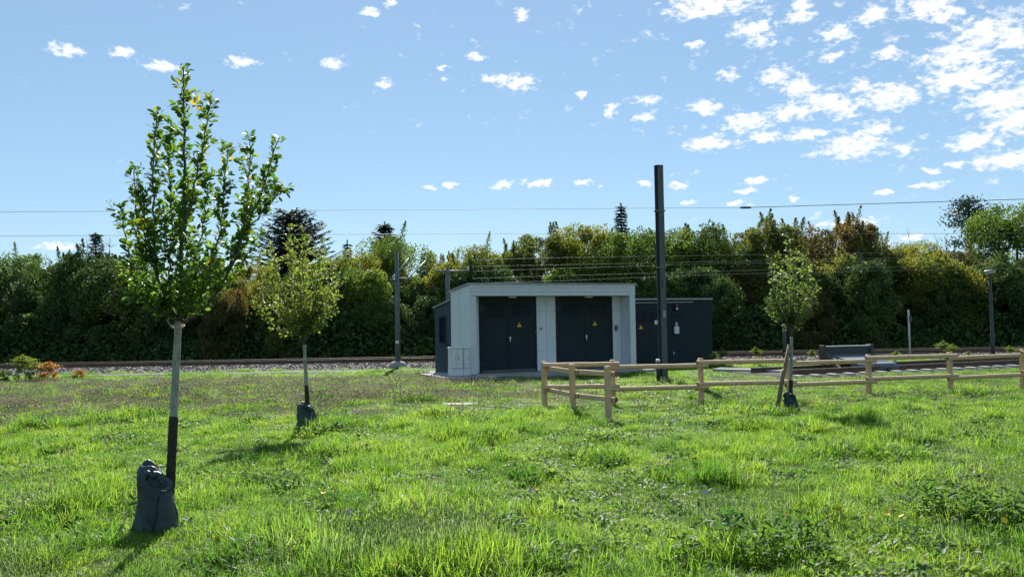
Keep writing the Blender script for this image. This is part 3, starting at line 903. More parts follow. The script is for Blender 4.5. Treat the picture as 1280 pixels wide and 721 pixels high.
# ------------------------------------------------------------------ RAILWAY
def railway():
    # far track: straight across the view
    Yc = 34.0
    m = MB()
    xs = [-75, 75]
    prof = [(31.4, -.03), (32.5, .17), (35.5, .17), (36.6, -.03)]
    for i in range(len(prof) - 1):
        (y0, z0), (y1, z1) = prof[i], prof[i + 1]
        m.poly([(xs[0], y0, z0), (xs[1], y0, z0), (xs[1], y1, z1), (xs[0], y1, z1)], [(0, 1, 2, 3)])
    m.poly([(xs[0], 31.4, -.2), (xs[1], 31.4, -.2), (xs[1], 36.6, -.2), (xs[0], 36.6, -.2)], [(0, 3, 2, 1)])
    tag(m.build('ballast_bed', M_BALLAST), kind='structure')
    t = thing('railway_track', 'far railway track on a grey ballast bed along the hedge', 'railway track', (0, Yc, 0))

    def rail(y, parent, x0, x1, zb):
        mm = MB()
        pr = [(-.06, 0), (.06, 0), (.06, .015), (.012, .03), (.012, .10), (.034, .115), (.034, .145), (-.034, .145), (-.034, .115), (-.012, .10), (-.012, .03), (-.06, .015)]
        n = len(pr)
        P = [(x0, y + a, zb + b) for a, b in pr] + [(x1, y + a, zb + b) for a, b in pr]
        mm.poly(P, [tuple((i, (i + 1) % n, n + (i + 1) % n, n + i)) for i in range(n)] + [tuple(range(n - 1, -1, -1)), tuple(range(n, 2 * n))])
        r = mm.build('rail', M_RAIL, parent)
        MB().box(x0, x1, y - .028, y + .028, zb + .1455, zb + .149).build('rail_head', M_RAILTOP, r)
    rail(-.75, t, -75, 75, .185)
    rail(.75, t, -75, 75, .185)
    sm = MB().box(-.12, .12, -1.25, 1.25, .05, .183, .015).mesh('sleeper', M_SLEEP)
    for k in range(-62, 63):
        o = bpy.data.objects.new('sleeper', sm)
        link(o, t)
        o.location = (k * .62, 0, 0)
    # stones on the near shoulder
    rng = np.random.default_rng(3)
    N = 16000
    x = rng.uniform(-40, 36, N)
    y = rng.uniform(31.3, 33.5, N)
    z = np.interp(y, [31.4, 32.5], [-.03, .17])
    tv = np.array([(-.5, 0, 0), (.5, .1, 0), (0, -.45, .05), (.05, .5, 0), (.1, .05, .42), (-.05, 0, -.3)])
    tt = np.array([(0, 2, 4), (2, 1, 4), (1, 3, 4), (3, 0, 4), (2, 0, 5), (1, 2, 5), (3, 1, 5), (0, 3, 5)])
    V, _, T = scatter(tv, None, tt, np.stack([x, y, z], 1), rand_rot(rng, N), rng.uniform(.05, .11, N))
    o = link(bpy.data.objects.new('ballast_stones', np_mesh('ballast_stones', V, None, T, M_STONE)))
    tag(o, 'loose grey ballast stones on the shoulder of the far track', 'ballast', kind='stuff')
    # footpath in front of it, left
    m = MB()
    m.box(-60, -2.6, 30.0, 30.9, -.1, .03, .01)
    tag(m.build('path', M_PATH), kind='structure')
    # near siding, turned like the buildings
    A = Vector((11.3, 24.8, 0))
    c, s = math.cos(BROT - R(2)), math.sin(BROT - R(2))
    A = A + Vector((-s, c, 0)) * 1.15
    t2 = thing('railway_siding', 'short weedy siding with pale sleeper ends running behind the wooden fence', 'railway track', A, BROT - R(2))
    rail(-.75, t2, -3.9, 8.5, .06)
    rail(.75, t2, -3.9, 8.5, .06)
    sm2 = MB().box(-.13, .13, -.98, 1.2, -.12, .050, .015).box(-.095, .095, -1.32, -.985, -.12, .085, .015).mesh('sleeper', M_SLEEP)
    for k in range(21):
        o = bpy.data.objects.new('sleeper', sm2)
        link(o, t2)
        o.location = (-3.8 + k * .59, 0, 0)
    m = MB()
    m.poly([(-4.0, -.97, .060), (8.6, -.97, .060), (8.6, 1.5, .060), (-4.0, 1.5, .060), (-4.2, -1.75, -.05), (8.6, -1.75, -.05), (8.6, 1.8, -.05), (-4.2, 1.8, -.05)],
           [(0, 1, 2, 3), (4, 5, 1, 0), (5, 6, 2, 1), (6, 7, 3, 2), (7, 4, 0, 3)])
    m.build('siding_bed', M_SIDING, t2)
    # pale concrete strip before the siding
    ra, rb = gnd(893, 460.0, .13), gnd(985, 462.5, .13)
    rd = rb - ra
    tt_ = thing('concrete_ramp', 'pale concrete edge strip at the buffer end of the siding', 'kerb', (ra + rb) / 2 - Vector((0, 0, .13)), math.atan2(rd.y, rd.x))
    hl = rd.length / 2
    MB().box(-hl, hl, -.12, .22, -.1, .12, .02).build('strip_block', M_CONCL, tt_)
    MB().box(-hl, hl * .9, .225, .36, -.1, .14, .02).build('kerb_block', M_CONC, tt_)
    # buffer stop
    Bp = A + Vector((c, s, 0)) * (-0.62)
    t3 = thing('buffer_stop', 'dark grey steel buffer stop with tall back beam on the siding', 'buffer stop', Bp, BROT - R(14))
    MB().box(-.72, .82, .50, .66, .50, .74, .02).build('back_beam', M_BUFD, t3)
    MB().box(-.80, .86, .47, .69, .742, .775, .01).build('beam_cap', M_GALV, t3)
    for x in (-.78, .80):
        MB().box(x - .055, x + .055, .44, .70, .0, .80, .015).build('post', M_BUFB if x < 0 else M_BUFD, t3)
    for x in (-.78,):
        MB().poly([(x - .05, .44, .62), (x - .05, -.45, .12), (x - .05, -.30, .05), (x - .05, .44, .40),
                   (x + .05, .44, .62), (x + .05, -.45, .12), (x + .05, -.30, .05), (x + .05, .44, .40)],
                  [(0, 3, 2, 1), (4, 5, 6, 7), (0, 1, 5, 4), (1, 2, 6, 5), (2, 3, 7, 6), (3, 0, 4, 7)]).build('brace', M_BUFB, t3)
    MB().poly([(-.68, .53, .53), (.76, .53, .53), (.76, -.40, .345), (-.40, -.40, .345), (-.68, .53, .49), (.76, .53, .49), (.76, -.40, .30), (-.40, -.40, .30)],
              [(0, 3, 2, 1), (4, 5, 6, 7), (0, 1, 5, 4), (3, 7, 6, 2), (1, 2, 6, 5), (0, 4, 7, 3)]).build('deck_plate', M_BUF, t3)
    # rounded front bumper
    mb = MB()
    prof = [(-.72, .05), (-.75, .20), (-.70, .28), (-.34, .34), (-.34, .05)]
    n = len(prof)
    P = []
    xs_ = [-.42, .75, .86, .92]
    for xi, sc in zip(xs_, (1, 1, .92, .7)):
        P += [(xi, -.54 + (y + .54) * sc, .05 + (z - .05) * sc) for y, z in prof]
    F = [tuple(range(n - 1, -1, -1)), tuple(range(3 * n, 4 * n))]
    for i in range(3):
        for k in range(n):
            F.append((i * n + k, i * n + (k + 1) % n, (i + 1) * n + (k + 1) % n, (i + 1) * n + k))
    mb.poly(P, F)
    mb.build('bumper', M_BUF, t3)
    for x in (-.44, .55):
        MB().box(x - .06, x + .06, -.80, -.68, .0, .16, .01).build('foot', M_BUFB, t3)


railway()

# ------------------------------------------------------------------ FENCE
def fence():
    posts = {'A': (680, 16.5), 'C': (715, 15.25), 'D': (759.5, 14.25), 'B': (766, 16.45), 'E': (876, 16.6), 'F': (985, 17.1), 'G': (1086, 17.6), 'H': (1187.5, 18.0), 'I': (1279, 18.45)}
    tops = {'A': 451.5, 'C': 455, 'D': 457.5, 'B': 449.5, 'E': 447.5, 'F': 446, 'G': 443, 'H': 440, 'I': 436}
    W = {}
    for k, (px, Y) in posts.items():
        p = at(px, 470, Y)
        W[k] = Vector((p.x, Y, at(px, tops[k], Y).z))
    # goes on beyond the frame
    W['J'] = W['I'] + (W['I'] - W['H']) * 1.0
    o = W['B'].copy()
    o.z = 0
    t = thing('wooden_fence', 'light larch two-rail fence with a square enclosure corner around the meadow edge', 'fence', o)
    for k, p in W.items():
        z0 = hz(p.x, p.y) - .25
        d = .047
        rz = BROT if k in 'CD' else R(6)
        if k == 'A':
            rz = R(30)
        M = Matrix.Translation(p - o) @ Matrix.Rotation(rz + random.uniform(-.05, .05), 4, 'Z') @ Matrix.Rotation(random.uniform(-.012, .012), 4, 'Y')
        MB().box(-d, d, -d, d, z0 - p.z, 0, .014, M).build('post', M_WOODP, t)
    o_back = {'AB': (-.066, 'A', 'B', .0), 'BE': (-.066, 'B', 'E', -.06), 'EF': (-.066, 'E', 'F', .0), 'FG': (-.066, 'F', 'G', -.05), 'GH': (-.066, 'G', 'H', .0), 'HI': (-.066, 'H', 'I', -.05), 'IJ': (-.066, 'I', 'J', 0),
              'AC': (.066, 'A', 'C', -.06), 'CD': (.066, 'C', 'D', -.06)}
    for nm, (off, a, b, dz) in o_back.items():
        pa, pb = W[a], W[b]
        d = Vector((pb.x - pa.x, pb.y - pa.y, 0)).normalized()
        nrm = Vector((-d.y, d.x, 0))
        for lv in (.075, .495):
            za, zb = pa.z - lv + dz, pb.z - lv + dz
            pa2 = Vector((pa.x, pa.y, za + random.uniform(-.006, .006))) + nrm * off - d * .12
            pb2 = Vector((pb.x, pb.y, zb + random.uniform(-.006, .006))) + nrm * off + d * .12
            if nm in ('AB',):
                pa2 += d * .10
            # half-round log: flat side towards the post
            m = MB()
            hh, th = .044, .055
            sgn = 1 if off > 0 else -1
            ring = [(0.0, -hh), (th * .55, -hh * .86), (th * .95, -hh * .35), (th, 0), (th * .95, hh * .35), (th * .55, hh * .86), (0.0, hh), (-.012, hh * .8), (-.012, -hh * .8)]
            n = len(ring)
            P = []
            SEG = 6
            for i in range(SEG + 1):
                c = pa2.lerp(pb2, i / SEG) - o
                k = 1 + .05 * math.sin(i * 2.1 + len(nm) + lv * 9)
                for (u, v) in ring:
                    P.append(c + nrm * (u * sgn * k) + Vector((0, 0, v * k)))
            F = []
            for i in range(SEG):
                for k in range(n):
                    F.append((i * n + k, i * n + (k + 1) % n, (i + 1) * n + (k + 1) % n, (i + 1) * n + k))
            m.poly(P, F)
            r = m.build('rail', M_WOOD, t)
            e = MB()
            e.poly([P[k] - d * .001 for k in range(n)], [tuple(range(n))])
            e.poly([P[SEG * n + k] + d * .001 for k in range(n)], [tuple(range(n - 1, -1, -1))])
            e.build('end_grain', M_ENDGRAIN, r)
    return t


fence()

# small concrete cover lying in the grass
def cover():
    p = gnd(576, 506)
    t = thing('shaft_cover', 'flat pale concrete shaft cover lying in the short grass before the white building', 'cover', (p.x, p.y, hz(p.x, p.y) - .005), R(4))
    MB().box(-.36, .36, -.2, .2, -.1, .03, .015).build('cover_plate', M_CONC, t)
    MB().box(-.40, .40, -.24, .24, -.12, -.002, .01).build('cover_frame', M_CONC, t)


cover()

# ------------------------------------------------------------------ YOUNG TREES
def bez(pts, n):
    """Catmull-Rom through pts."""
    P = [Vector(p) for p in pts]
    P = [P[0] * 2 - P[1]] + P + [P[-1] * 2 - P[-2]]
    out = []
    seg = len(P) - 3
    for i in range(n + 1):
        t = i / n * seg
        k = min(int(t), seg - 1)
        u = t - k
        a, b, c, d = P[k:k + 4]
        out.append(.5 * ((2 * b) + (c - a) * u + (2 * a - 5 * b + 4 * c - d) * u * u + (3 * b - a - 3 * c + d) * u ** 3))
    return out


def leaf_sites(rng, paths, step, per, start, spread, size, up=.55):
    """Clusters of leaves along branch paths: returns pos, fwd, normal, scale."""
    pos, fwd, nrm, scl = [], [], [], []
    for path, st, sz in paths:
        L = 0
        acc = 0
        tot = sum((path[i + 1] - path[i]).length for i in range(len(path) - 1))
        for i in range(len(path) - 1):
            a, b = path[i], path[i + 1]
            d = (b - a)
            l = d.length
            n = max(1, int(l / step))
            for k in range(n):
                f = (L + l * k / n) / tot
                if f < st:
                    continue
                q = a.lerp(b, (k + rng.random()) / n)
                dn = d.normalized()
                for _ in range(rng.poisson(per)):
                    az = rng.uniform(0, 2 * math.pi)
                    out = Vector((math.cos(az), math.sin(az), 0))
                    out = (out - dn * out.dot(dn)).normalized()
                    dr = (out * (1 - up * rng.random()) + dn * (up * rng.uniform(.3, 1.4)) + Vector((0, 0, rng.uniform(-.35, .35)))).normalized()
                    pos.append(q + out * rng.uniform(0, spread) + Vector(rng.normal(0, spread * .35, 3)))
                    fwd.append(dr)
                    nn = Vector((0, 0, 1)) * rng.uniform(.3, 1) + Vector(rng.normal(0, .55, 3)) + dn * .3
                    nrm.append(nn)
                    scl.append(size * sz * rng.uniform(.45, 1.3) * (1 - .08 * f))
            L += l
    return np.array(pos), np.array(fwd), np.array(nrm), np.array(scl)


def leaves(t, rng, P, F, N, S, mat, single=0):
    rot = frames(F, N)
    n = len(P)
    idx = np.arange(n)
    if single:
        # the leaves nearest the eye and largest are objects of their own
        wpos = P + np.array(t.location)
        dist = np.linalg.norm(wpos - np.array([0, 0, EYE]), axis=1)
        order = np.argsort(-(S / dist))
        big, idx = order[:single], order[single:]
        templ = np_mesh('leaf', LEAF_V, LEAF_Q, LEAF_T, mat, True)
        for i in big:
            o = bpy.data.objects.new('leaf', templ)
            link(o, t)
            M = Matrix(rot[i].tolist()).to_4x4() * 1.0
            o.matrix_basis = Matrix.Translation(P[i].tolist()) @ M @ Matrix.Scale(float(S[i]), 4)
    V, Q, T = scatter(LEAF_V, LEAF_Q, LEAF_T, P[idx], rot[idx], S[idx])
    o = link(bpy.data.objects.new('crown', np_mesh('crown', V, Q, T, mat, True)), t)
    o['kind'] = 'stuff'


def trunk_parts(t, pts, r0, r1, guard_z, paint=M_TRUNKPAINT):
    """pts: local centre line from ground to fork. Lower end in a dark sleeve, upper end limewashed."""
    path = bez(pts, 18)
    rad = [r0 + (r1 - r0) * i / 18 for i in range(19)]
    rad = [r * (1 + .05 * math.sin(i * 1.9)) for i, r in enumerate(rad)]
    m = MB().tube(path, rad, 12)
    m.build('trunk', paint, t, True)
    gp = [(p, r) for p, r in zip(path, rad) if p.z < guard_z]
    # extend to exact height
    q = [p for p, _ in gp]
    rr = []
    P2, R2 = [], []
    for i in range(len(q) - 1):
        for k in range(5):
            P2.append(q[i].lerp(q[i + 1], k / 5))
            R2.append((gp[i][1] + .004) * (1.0 + (.035 if k % 2 else -.02)))
    P2.append(q[-1])
    R2.append(gp[-1][1] + .005)
    MB().tube(P2, R2, 12).build('trunk_guard', M_GUARD, t, True)
    return path


def tree_one():
    rng = np.random.default_rng(11)
    b = gnd(206, 664)
    base = Vector((b.x, b.y, hz(b.x, b.y)))
    Y = base.y
    t = thing('young_tree', 'tall young fruit tree with upright leafy shoots, largest and nearest of the meadow', 'tree', base, 0, 'young planted trees on the meadow')

    def L(px, py, dy=0.0):
        return at(px, py, Y + dy) - base
    tr = trunk_parts(t, [L(208, 672), L(213, 600), L(217, 520), L(220.5, 450), L(223, 402)], .037, .027, L(217, 519).z)
    fork = L(223, 404)
    # pruning ring scars
    limbs = [  # px path, depth at end, radius at base
        ([(223, 404), (226, 370), (229, 300), (231, 220), (230, 150), (229, 84)], .05, .021, 1.0),
        ([(222, 402), (208, 388), (198, 350), (193, 290), (191, 220), (196, 138)], -.20, .015, 1.0),
        ([(221, 400), (196, 384), (180, 350), (172, 300), (170, 250), (168, 208)], .25, .012, .95),
        ([(219, 398), (188, 380), (168, 348), (157, 300), (150, 254)], -.30, .011, .95),
        ([(221, 396), (210, 378), (186, 366), (170, 352), (160, 345)], .45, .009, .9),
        ([(225, 402), (240, 396), (266, 372), (290, 330), (308, 285), (330, 230), (348, 172)], .10, .016, 1.0),
        ([(285, 338), (300, 300), (310, 250), (314, 172)], .30, .010, 1.0),
        ([(226, 398), (244, 372), (264, 330), (277, 280), (284, 186)], -.22, .012, 1.0),
        ([(230, 290), (240, 250), (252, 190), (264, 118)], -.25, .010, 1.0),
        ([(228, 330), (218, 290), (212, 230), (213, 150)], .28, .010, 1.0),
        ([(310, 285), (330, 262), (344, 246), (360, 236)], -.10, .006, .9),
        ([(228, 360), (246, 320), (256, 268), (262, 215)], .32, .009, .95),
        ([(198, 350), (184, 320), (180, 280), (182, 235)], -.35, .008, .95),
        ([(262, 376), (284, 352), (300, 335), (316, 300)], .40, .008, .9),
        ([(224, 400), (232, 380), (246, 352), (240, 300)], -.40, .010, .9),
        ([(222, 398), (206, 370), (212, 330), (205, 280)], -.45, .010, .9),
        ([(220, 396), (200, 392), (178, 372), (160, 374)], -.35, .007, .85),
        ([(224, 392), (242, 384), (262, 352), (272, 340)], -.55, .007, .85),
    ]
    paths = []
    for pts, dep, r, sz in limbs:
        n = len(pts)
        d0 = 0 if pts[0][1] > 385 else dep * .3
        P = [L(x, y, d0 + (dep - d0) * (i / (n - 1)) ** .8) for i, (x, y) in enumerate(pts)]
        path = bez(P, 22)
        path = [p + Vector(rng.normal(0, .006, 3)) * (i > 1) for i, p in enumerate(path)]
        MB().tube(path, [r * (1 - .82 * i / 22) + .0012 for i in range(23)], 7).build('branch', M_BARK, t, True)
        paths.append((path, .10 if r > .02 else .12, sz))
    spurs = []
    twigs = MB()
    for path, st, sz in paths:
        for i in range(4, 22, 1):
            if rng.random() < .80:
                a = path[i]
                az = rng.uniform(0, 6.283)
                ln = rng.uniform(.05, .19)
                e = a + Vector((math.cos(az) * .75, math.sin(az) * .75, .75)) * ln
                twigs.tube([a, a.lerp(e, .5) + Vector((0, 0, -.01)), e], [.003, .002, .001], 4, False)
                spurs.append(([a, a.lerp(e, .5), e], .1, sz * .95))
    twigs.build('twigs', M_BARK, t)['kind'] = 'stuff'
    A = leaf_sites(rng, paths, .0145, 3.0, 0, .020, .065)
    B = leaf_sites(rng, spurs, .017, 2.4, 0, .018, .062)
    P, F, N, S = [np.concatenate([a, c]) for a, c in zip(A, B)]
    leaves(t, rng, P, F, N, S, M_LEAF, 300)
    # tie loop under the fork
    m = MB()
    c = L(222, 408)
    ring = [c + Vector((math.cos(a) * .052, math.sin(a) * .048, .012 * math.sin(a * 2))) for a in np.linspace(0, 6.283, 15)]
    m.tube(ring, .008, 6, False)
    m.tube([c + Vector((-.05, -.01, 0)), c + Vector((-.075, -.02, .05)), c + Vector((-.04, -.03, .085)), c + Vector((0, -.03, .07))], .006, 6)
    m.build('tie', M_TIE, t, True)
    return t, base


def tree_small(px, py, topy, wpx, forky, lean, guard_y, mat, label, seed, nl, narrow, hgt, tilt=0):
    rng = np.random.default_rng(seed)
    b = gnd(px, py)
    base = Vector((b.x, b.y, hz(b.x, b.y)))
    Y = base.y
    t = thing('young_tree', label, 'tree', base, 0, 'young planted trees on the meadow')

    def L(x, y, dy=0.0):
        return at(x, y, Y + dy) - base
    fx = px + lean
    trunk_parts(t, [L(px, py + 3), L(px + lean * .35, py * .7 + forky * .3), L(px + lean * .7, py * .35 + forky * .65), L(fx, forky)], .035, .026, L(px, guard_y).z)
    top = L(fx, topy)
    fork = L(fx, forky)
    Hc = top.z - fork.z
    wm = wpx / 2 / FPX * Y
    paths, spurs = [], []
    tw = MB()
    for k in range(nl):
        az = k * 2.399 + rng.uniform(-.4, .4)
        f = 0 if k == 0 else rng.uniform(.35, 1)
        hh = Hc * (1.0 if k == 0 else rng.uniform(.42, .98) * (1 - .40 * f ** 2))
        rr = wm * f * (1 if not narrow else .9)
        z0 = rng.uniform(0, .25) * Hc if k else 0
        e = Vector((math.cos(az) * rr, math.sin(az) * rr, hh))
        s = Vector((0, 0, z0 * .5))
        midp = Vector((math.cos(az) * rr * (.66 if not narrow else .85), math.sin(az) * rr * (.66 if not narrow else .85), s.z + (hh - s.z) * .44))
        q1 = Vector((math.cos(az) * rr * .22, math.sin(az) * rr * .22, s.z + (hh - s.z) * .15))
        path = bez([fork + s, fork + q1, fork + midp, fork + e], 14)
        path = [p + Vector(rng.normal(0, .012, 3)) * (i > 1) for i, p in enumerate(path)]
        MB().tube(path, [.014 * (1 - .85 * i / 14) + .001 for i in range(15)], 6).build('branch', M_BARK, t, True)
        paths.append((path, .26, 1.0))
        for i in range(3, 15):
            for _ in range(2):
                if rng.random() < .62:
                    a = path[i]
                    an = rng.uniform(0, 6.283)
                    ln = rng.uniform(.08, .26 if not narrow else .18)
                    ee = a + Vector((math.cos(an) * .8, math.sin(an) * .8, rng.uniform(.1, .9))) * ln
                    tw.tube([a, ee], [.003, .001], 4, False)
                    spurs.append(([a, a.lerp(ee, .5), ee], .15, 1.0))
    tw.build('twigs', M_BARK, t)['kind'] = 'stuff'
    A = leaf_sites(rng, paths, .028, 2.5, 0, .035, .068)
    B = leaf_sites(rng, spurs, .028, 3.0, 0, .035, .066)
    P, F, N, S = [np.concatenate([a, c]) for a, c in zip(A, B)]
    leaves(t, rng, P, F, N, S, mat, 0)
    return t, base


def watering_bag(base, w, h, cx, label, seed, front=-.03):
    """Slumped tarpaulin sack zipped round the trunk, with an open folded mouth."""
    rng = np.random.default_rng(seed)
    t = thing('watering_bag', label, 'watering bag', base + Vector((cx, front, -.02)), 0, 'watering bags around the young tree trunks')
    n = 64
    ph = rng.uniform(0, 6.28, 6)
    prof = [(0, 1.14), (.05, 1.16), (.12, 1.10), (.20, 1.03), (.28, .97), (.35, .92), (.42, .88), (.49, .85), (.56, .83), (.62, .81), (.68, .80), (.73, .80), (.78, .79), (.83, .77), (.88, .74), (.92, .69), (.96, .62), (.985, .54), (1.0, .46), (.985, .39), (.94, .34), (.86, .31), (.76, .29)]
    P = []
    for i, (zf, rf) in enumerate(prof):
        for k in range(n):
            a = 2 * math.pi * k / n
            fold = .97 + .12 * (1 - abs(math.sin(2.5 * a + ph[0] + zf * 1.6))) ** 2 + .09 * (1 - abs(math.sin(4 * a + ph[1] - zf * 2.6))) ** 2.5 \
                - .10 * (1 - abs(math.sin(1.5 * a + ph[2] + zf * 3.3))) ** 3 + .035 * math.sin(zf * 17 + 3 * a + ph[3]) * (zf > .12)
            rr = w / 2 * rf * fold
            x = rr * math.cos(a) - .05 * w * 4 * zf * .5 * (zf)     # leans to the left at the mouth
            y = rr * .62 * math.sin(a)
            z = h * zf * (1 + .05 * math.sin(2 * a + ph[4]) * zf - .08 * math.cos(a) * zf ** 3)
            P.append((x, y, z))
    F = []
    for i in range(len(prof) - 1):
        for k in range(n):
            j = (k + 1) % n
            F.append((i * n + k, i * n + j, (i + 1) * n + j, (i + 1) * n + k))
    F.append(tuple((len(prof) - 1) * n + k for k in range(n)))
    MB().poly(P, F).build('sack', M_BAG, t, True)
    # panel wrapped round the trunk on the right, held by a strap
    P, F = [], []
    pr2 = [(0, 1.15), (.2, 1.0), (.45, .80), (.62, .64), (.70, .56), (.72, .45)]
    n2 = 24
    for zf, rf in pr2:
        for k in range(n2):
            a = 2 * math.pi * k / n2
            fold = 1 + .08 * math.sin(4 * a + ph[5]) + .05 * math.sin(7 * a + zf * 4)
            P.append((w * .20 + w * .30 * rf * fold * math.cos(a), -.01 + w * .30 * rf * fold * math.sin(a), h * zf))
    for i in range(len(pr2) - 1):
        for k in range(n2):
            j = (k + 1) % n2
            F.append((i * n2 + k, i * n2 + j, (i + 1) * n2 + j, (i + 1) * n2 + k))
    F.append(tuple((len(pr2) - 1) * n2 + k for k in range(n2)))
    MB().poly(P, F).build('trunk_wrap', M_BAG, t, True)
    m = MB()
    zc = h * .665
    m.tube([(w * .20 + w * .185 * math.cos(a), -.01 + w * .185 * math.sin(a), zc + .008 * math.sin(a)) for a in np.linspace(0, 6.283, 22)], w * .022, 6, False)
    m.build('strap', M_STRAP, t, True)
    m = MB()
    m.box(w * .22, w * .22 + .035, -.010 - w * .20, -w * .19, zc - .002, zc + .006)
    m.build('buckle', M_HANDLE, t)
    # mouth: dark patch laid on the sack as the hollow's shade, under a folded hood rim
    mc = Vector((w * .05, -w * .225, h * .80))
    ux, uz = Vector((.80, .0, -.60)), Vector((.50, .16, .85))
    m = MB()
    P = []
    for rr_, dd in ((1.0, .02), (.75, 0), (.4, .01)):
        for k in range(20):
            a = 6.283 * k / 20
            wob = 1 + .16 * math.sin(3 * a + 1) + .08 * math.sin(5 * a)
            P.append(mc + ux * (w * .21 * rr_ * wob * math.cos(a)) + uz * (h * .075 * rr_ * wob * math.sin(a)) + Vector((0, dd * w - .012, 0)))
    F = [(i * 20 + k, i * 20 + (k + 1) % 20, (i + 1) * 20 + (k + 1) % 20, (i + 1) * 20 + k) for i in range(2) for k in range(20)] + [tuple(40 + k for k in range(20))]
    m.poly(P, F)
    m.build('mouth_shade_patch', M_BAGSHADE, t, True)
    m = MB()
    lip = []
    for k in range(25):
        a = R(15) + R(190) * k / 24
        lip.append(mc + ux * (w * .22 * math.cos(a)) + uz * (h * .10 * math.sin(a)) + Vector((0, -.006 - .010 * math.sin(3 * a), .012 * math.sin(5 * a))))
    m.tube(lip, [w * (.010 + (.075 + .022 * math.sin(k * 1.1)) * max(0.0, math.sin(math.pi * k / 24)) ** .7) for k in range(25)], 10)
    # a slack crease running down from the mouth
    m.tube([mc + ux * w * .20 + Vector((0, -.004, -.01)), Vector((w * .12, -w * .30, h * .55)), Vector((w * .10, -w * .335, h * .30)), Vector((w * .05, -w * .35, h * .05))], [w * .012, w * .026, w * .022, w * .008], 7)
    m.build('mouth_fold', M_BAG, t, True)
    return t


t1, b1 = tree_one()
t2, b2 = tree_small(386.5, 539, 284, 134, 431, -6, 481, M_LEAF2, 'young tree with a round yellow-green crown standing beyond the largest tree', 5, 22, False, 0)
t3, b3 = tree_small(988, 513, 299, 76, 421, 1.5, 470, M_LEAF3, 'slim young tree with a narrow crown and a wooden prop stake at the fence', 9, 17, True, 0)
watering_bag(b1, .335, .545, -.045, 'large green-grey watering bag slumped at the foot of the nearest young tree', 2, -.06)
watering_bag(b2, .34, .42, -.015, 'dark watering bag at the foot of the round-crowned young tree', 4, -.05)
watering_bag(b3, .27, .35, 0.0, 'dark watering bag at the foot of the slim tree by the fence', 6, -.05)


def stake():
    Yb = b3.y - .12
    a = at(969, 513, Yb)
    z = hz(a.x, a.y)
    base = Vector((a.x, Yb, z))
    top = at(987, 431, b3.y + .0)
    t = thing('tree_stake', 'leaning weathered wooden stake propping the slim tree at the fence', 'stake', base)
    MB().tube([(0, 0, -.15), (top - base) * .5, top - base], [.040, .038, .036], 10).build('stake_pole', M_STAKE, t, True)
    m = MB()
    for k in range(3):
        c = (top - base) * (.955 - .03 * k)
        m.tube([c + Vector((math.cos(x) * .05 + .02, math.sin(x) * .055, .012 * math.sin(x + k))) for x in np.linspace(0, 6.283, 14)], .011, 5, False)
    m.build('coir_binding', M_TIE, t, True)
    # ivy-like dry tendrils on the binding
    rng = np.random.default_rng(3)
    n = 40
    P = np.array([list((top - base) * f) for f in rng.uniform(.55, 1.0, n)]) + rng.normal(0, .03, (n, 3))
    V, Q, T = scatter(LEAF_V, LEAF_Q, LEAF_T, P, rand_rot(rng, n), rng.uniform(.03, .06, n))
    link(bpy.data.objects.new('climbing_leaves', np_mesh('climbing_leaves', V, Q, T, M_PALE)), t)['kind'] = 'stuff'


stake()

# ------------------------------------------------------------------ HEDGE, TREES BEHIND
def crown_mesh(name, rng, w, d, h, n, leaf, ground=True, shoots=10, lump=.16, nblob=60, zmin=0.0):
    """Leaf cloud: many overlapping clumps over an uneven envelope, with shoots poking out."""
    pts, S = [], []
    c = []
    for _ in range(nblob):
        az = rng.uniform(0, 6.283)
        zz = rng.uniform(zmin + .03, .93)
        if ground:
            env = (1 - max(0, (zz - .45) / .55) ** 2.2) ** .5 * (0.92 + .12 * rng.random())
        else:
            env = math.sqrt(max(.02, 1 - (abs(zz - .52) / .50) ** 2.6))
        rr = env * rng.uniform(.35, .88) ** .7
        c.append((math.cos(az) * rr * w / 2, math.sin(az) * rr * d / 2, zz * h, rng.uniform(.55, 1.25) * lump * h * .8))
    per = n // nblob
    for (x, y, z, r) in c:
        u = rng.normal(size=(per, 3))
        u /= np.linalg.norm(u, axis=1)[:, None]
        rad = r * rng.uniform(.25, 1.12, per) ** .45
        q = u * rad[:, None] * np.array([1, 1, .85]) + np.array([x, y, z])
        pts.append(q)
        S.append(rng.uniform(.6, 1.25, per) * leaf)
    for _ in range(shoots):
        az = rng.uniform(0, 6.283)
        rr = rng.uniform(0, .75)
        z0 = h * (.9 - .35 * rr ** 2)
        m = rng.integers(220, 420)
        f = rng.random(m) ** 1.25
        ln = rng.uniform(.05, .26) * h
        lean = rng.normal(0, .30, 2)
        x = math.cos(az) * rr * w / 2 + lean[0] * ln * f + rng.normal(0, .20, m) * (1.1 - f)
        y = math.sin(az) * rr * d / 2 + lean[1] * ln * f + rng.normal(0, .20, m) * (1.1 - f)
        pts.append(np.stack([x, y, z0 + ln * f], 1))
        S.append(rng.uniform(.5, 1.0, m) * leaf)
    P = np.concatenate(pts)
    S = np.concatenate(S)
    k = P[:, 2] > .02
    P, S = P[k], S[k]
    V, Q, _ = scatter(DIA_V, DIA_Q, None, P, rand_rot(rng, len(P)), S)
    return np_mesh(name, V, Q, None, None)


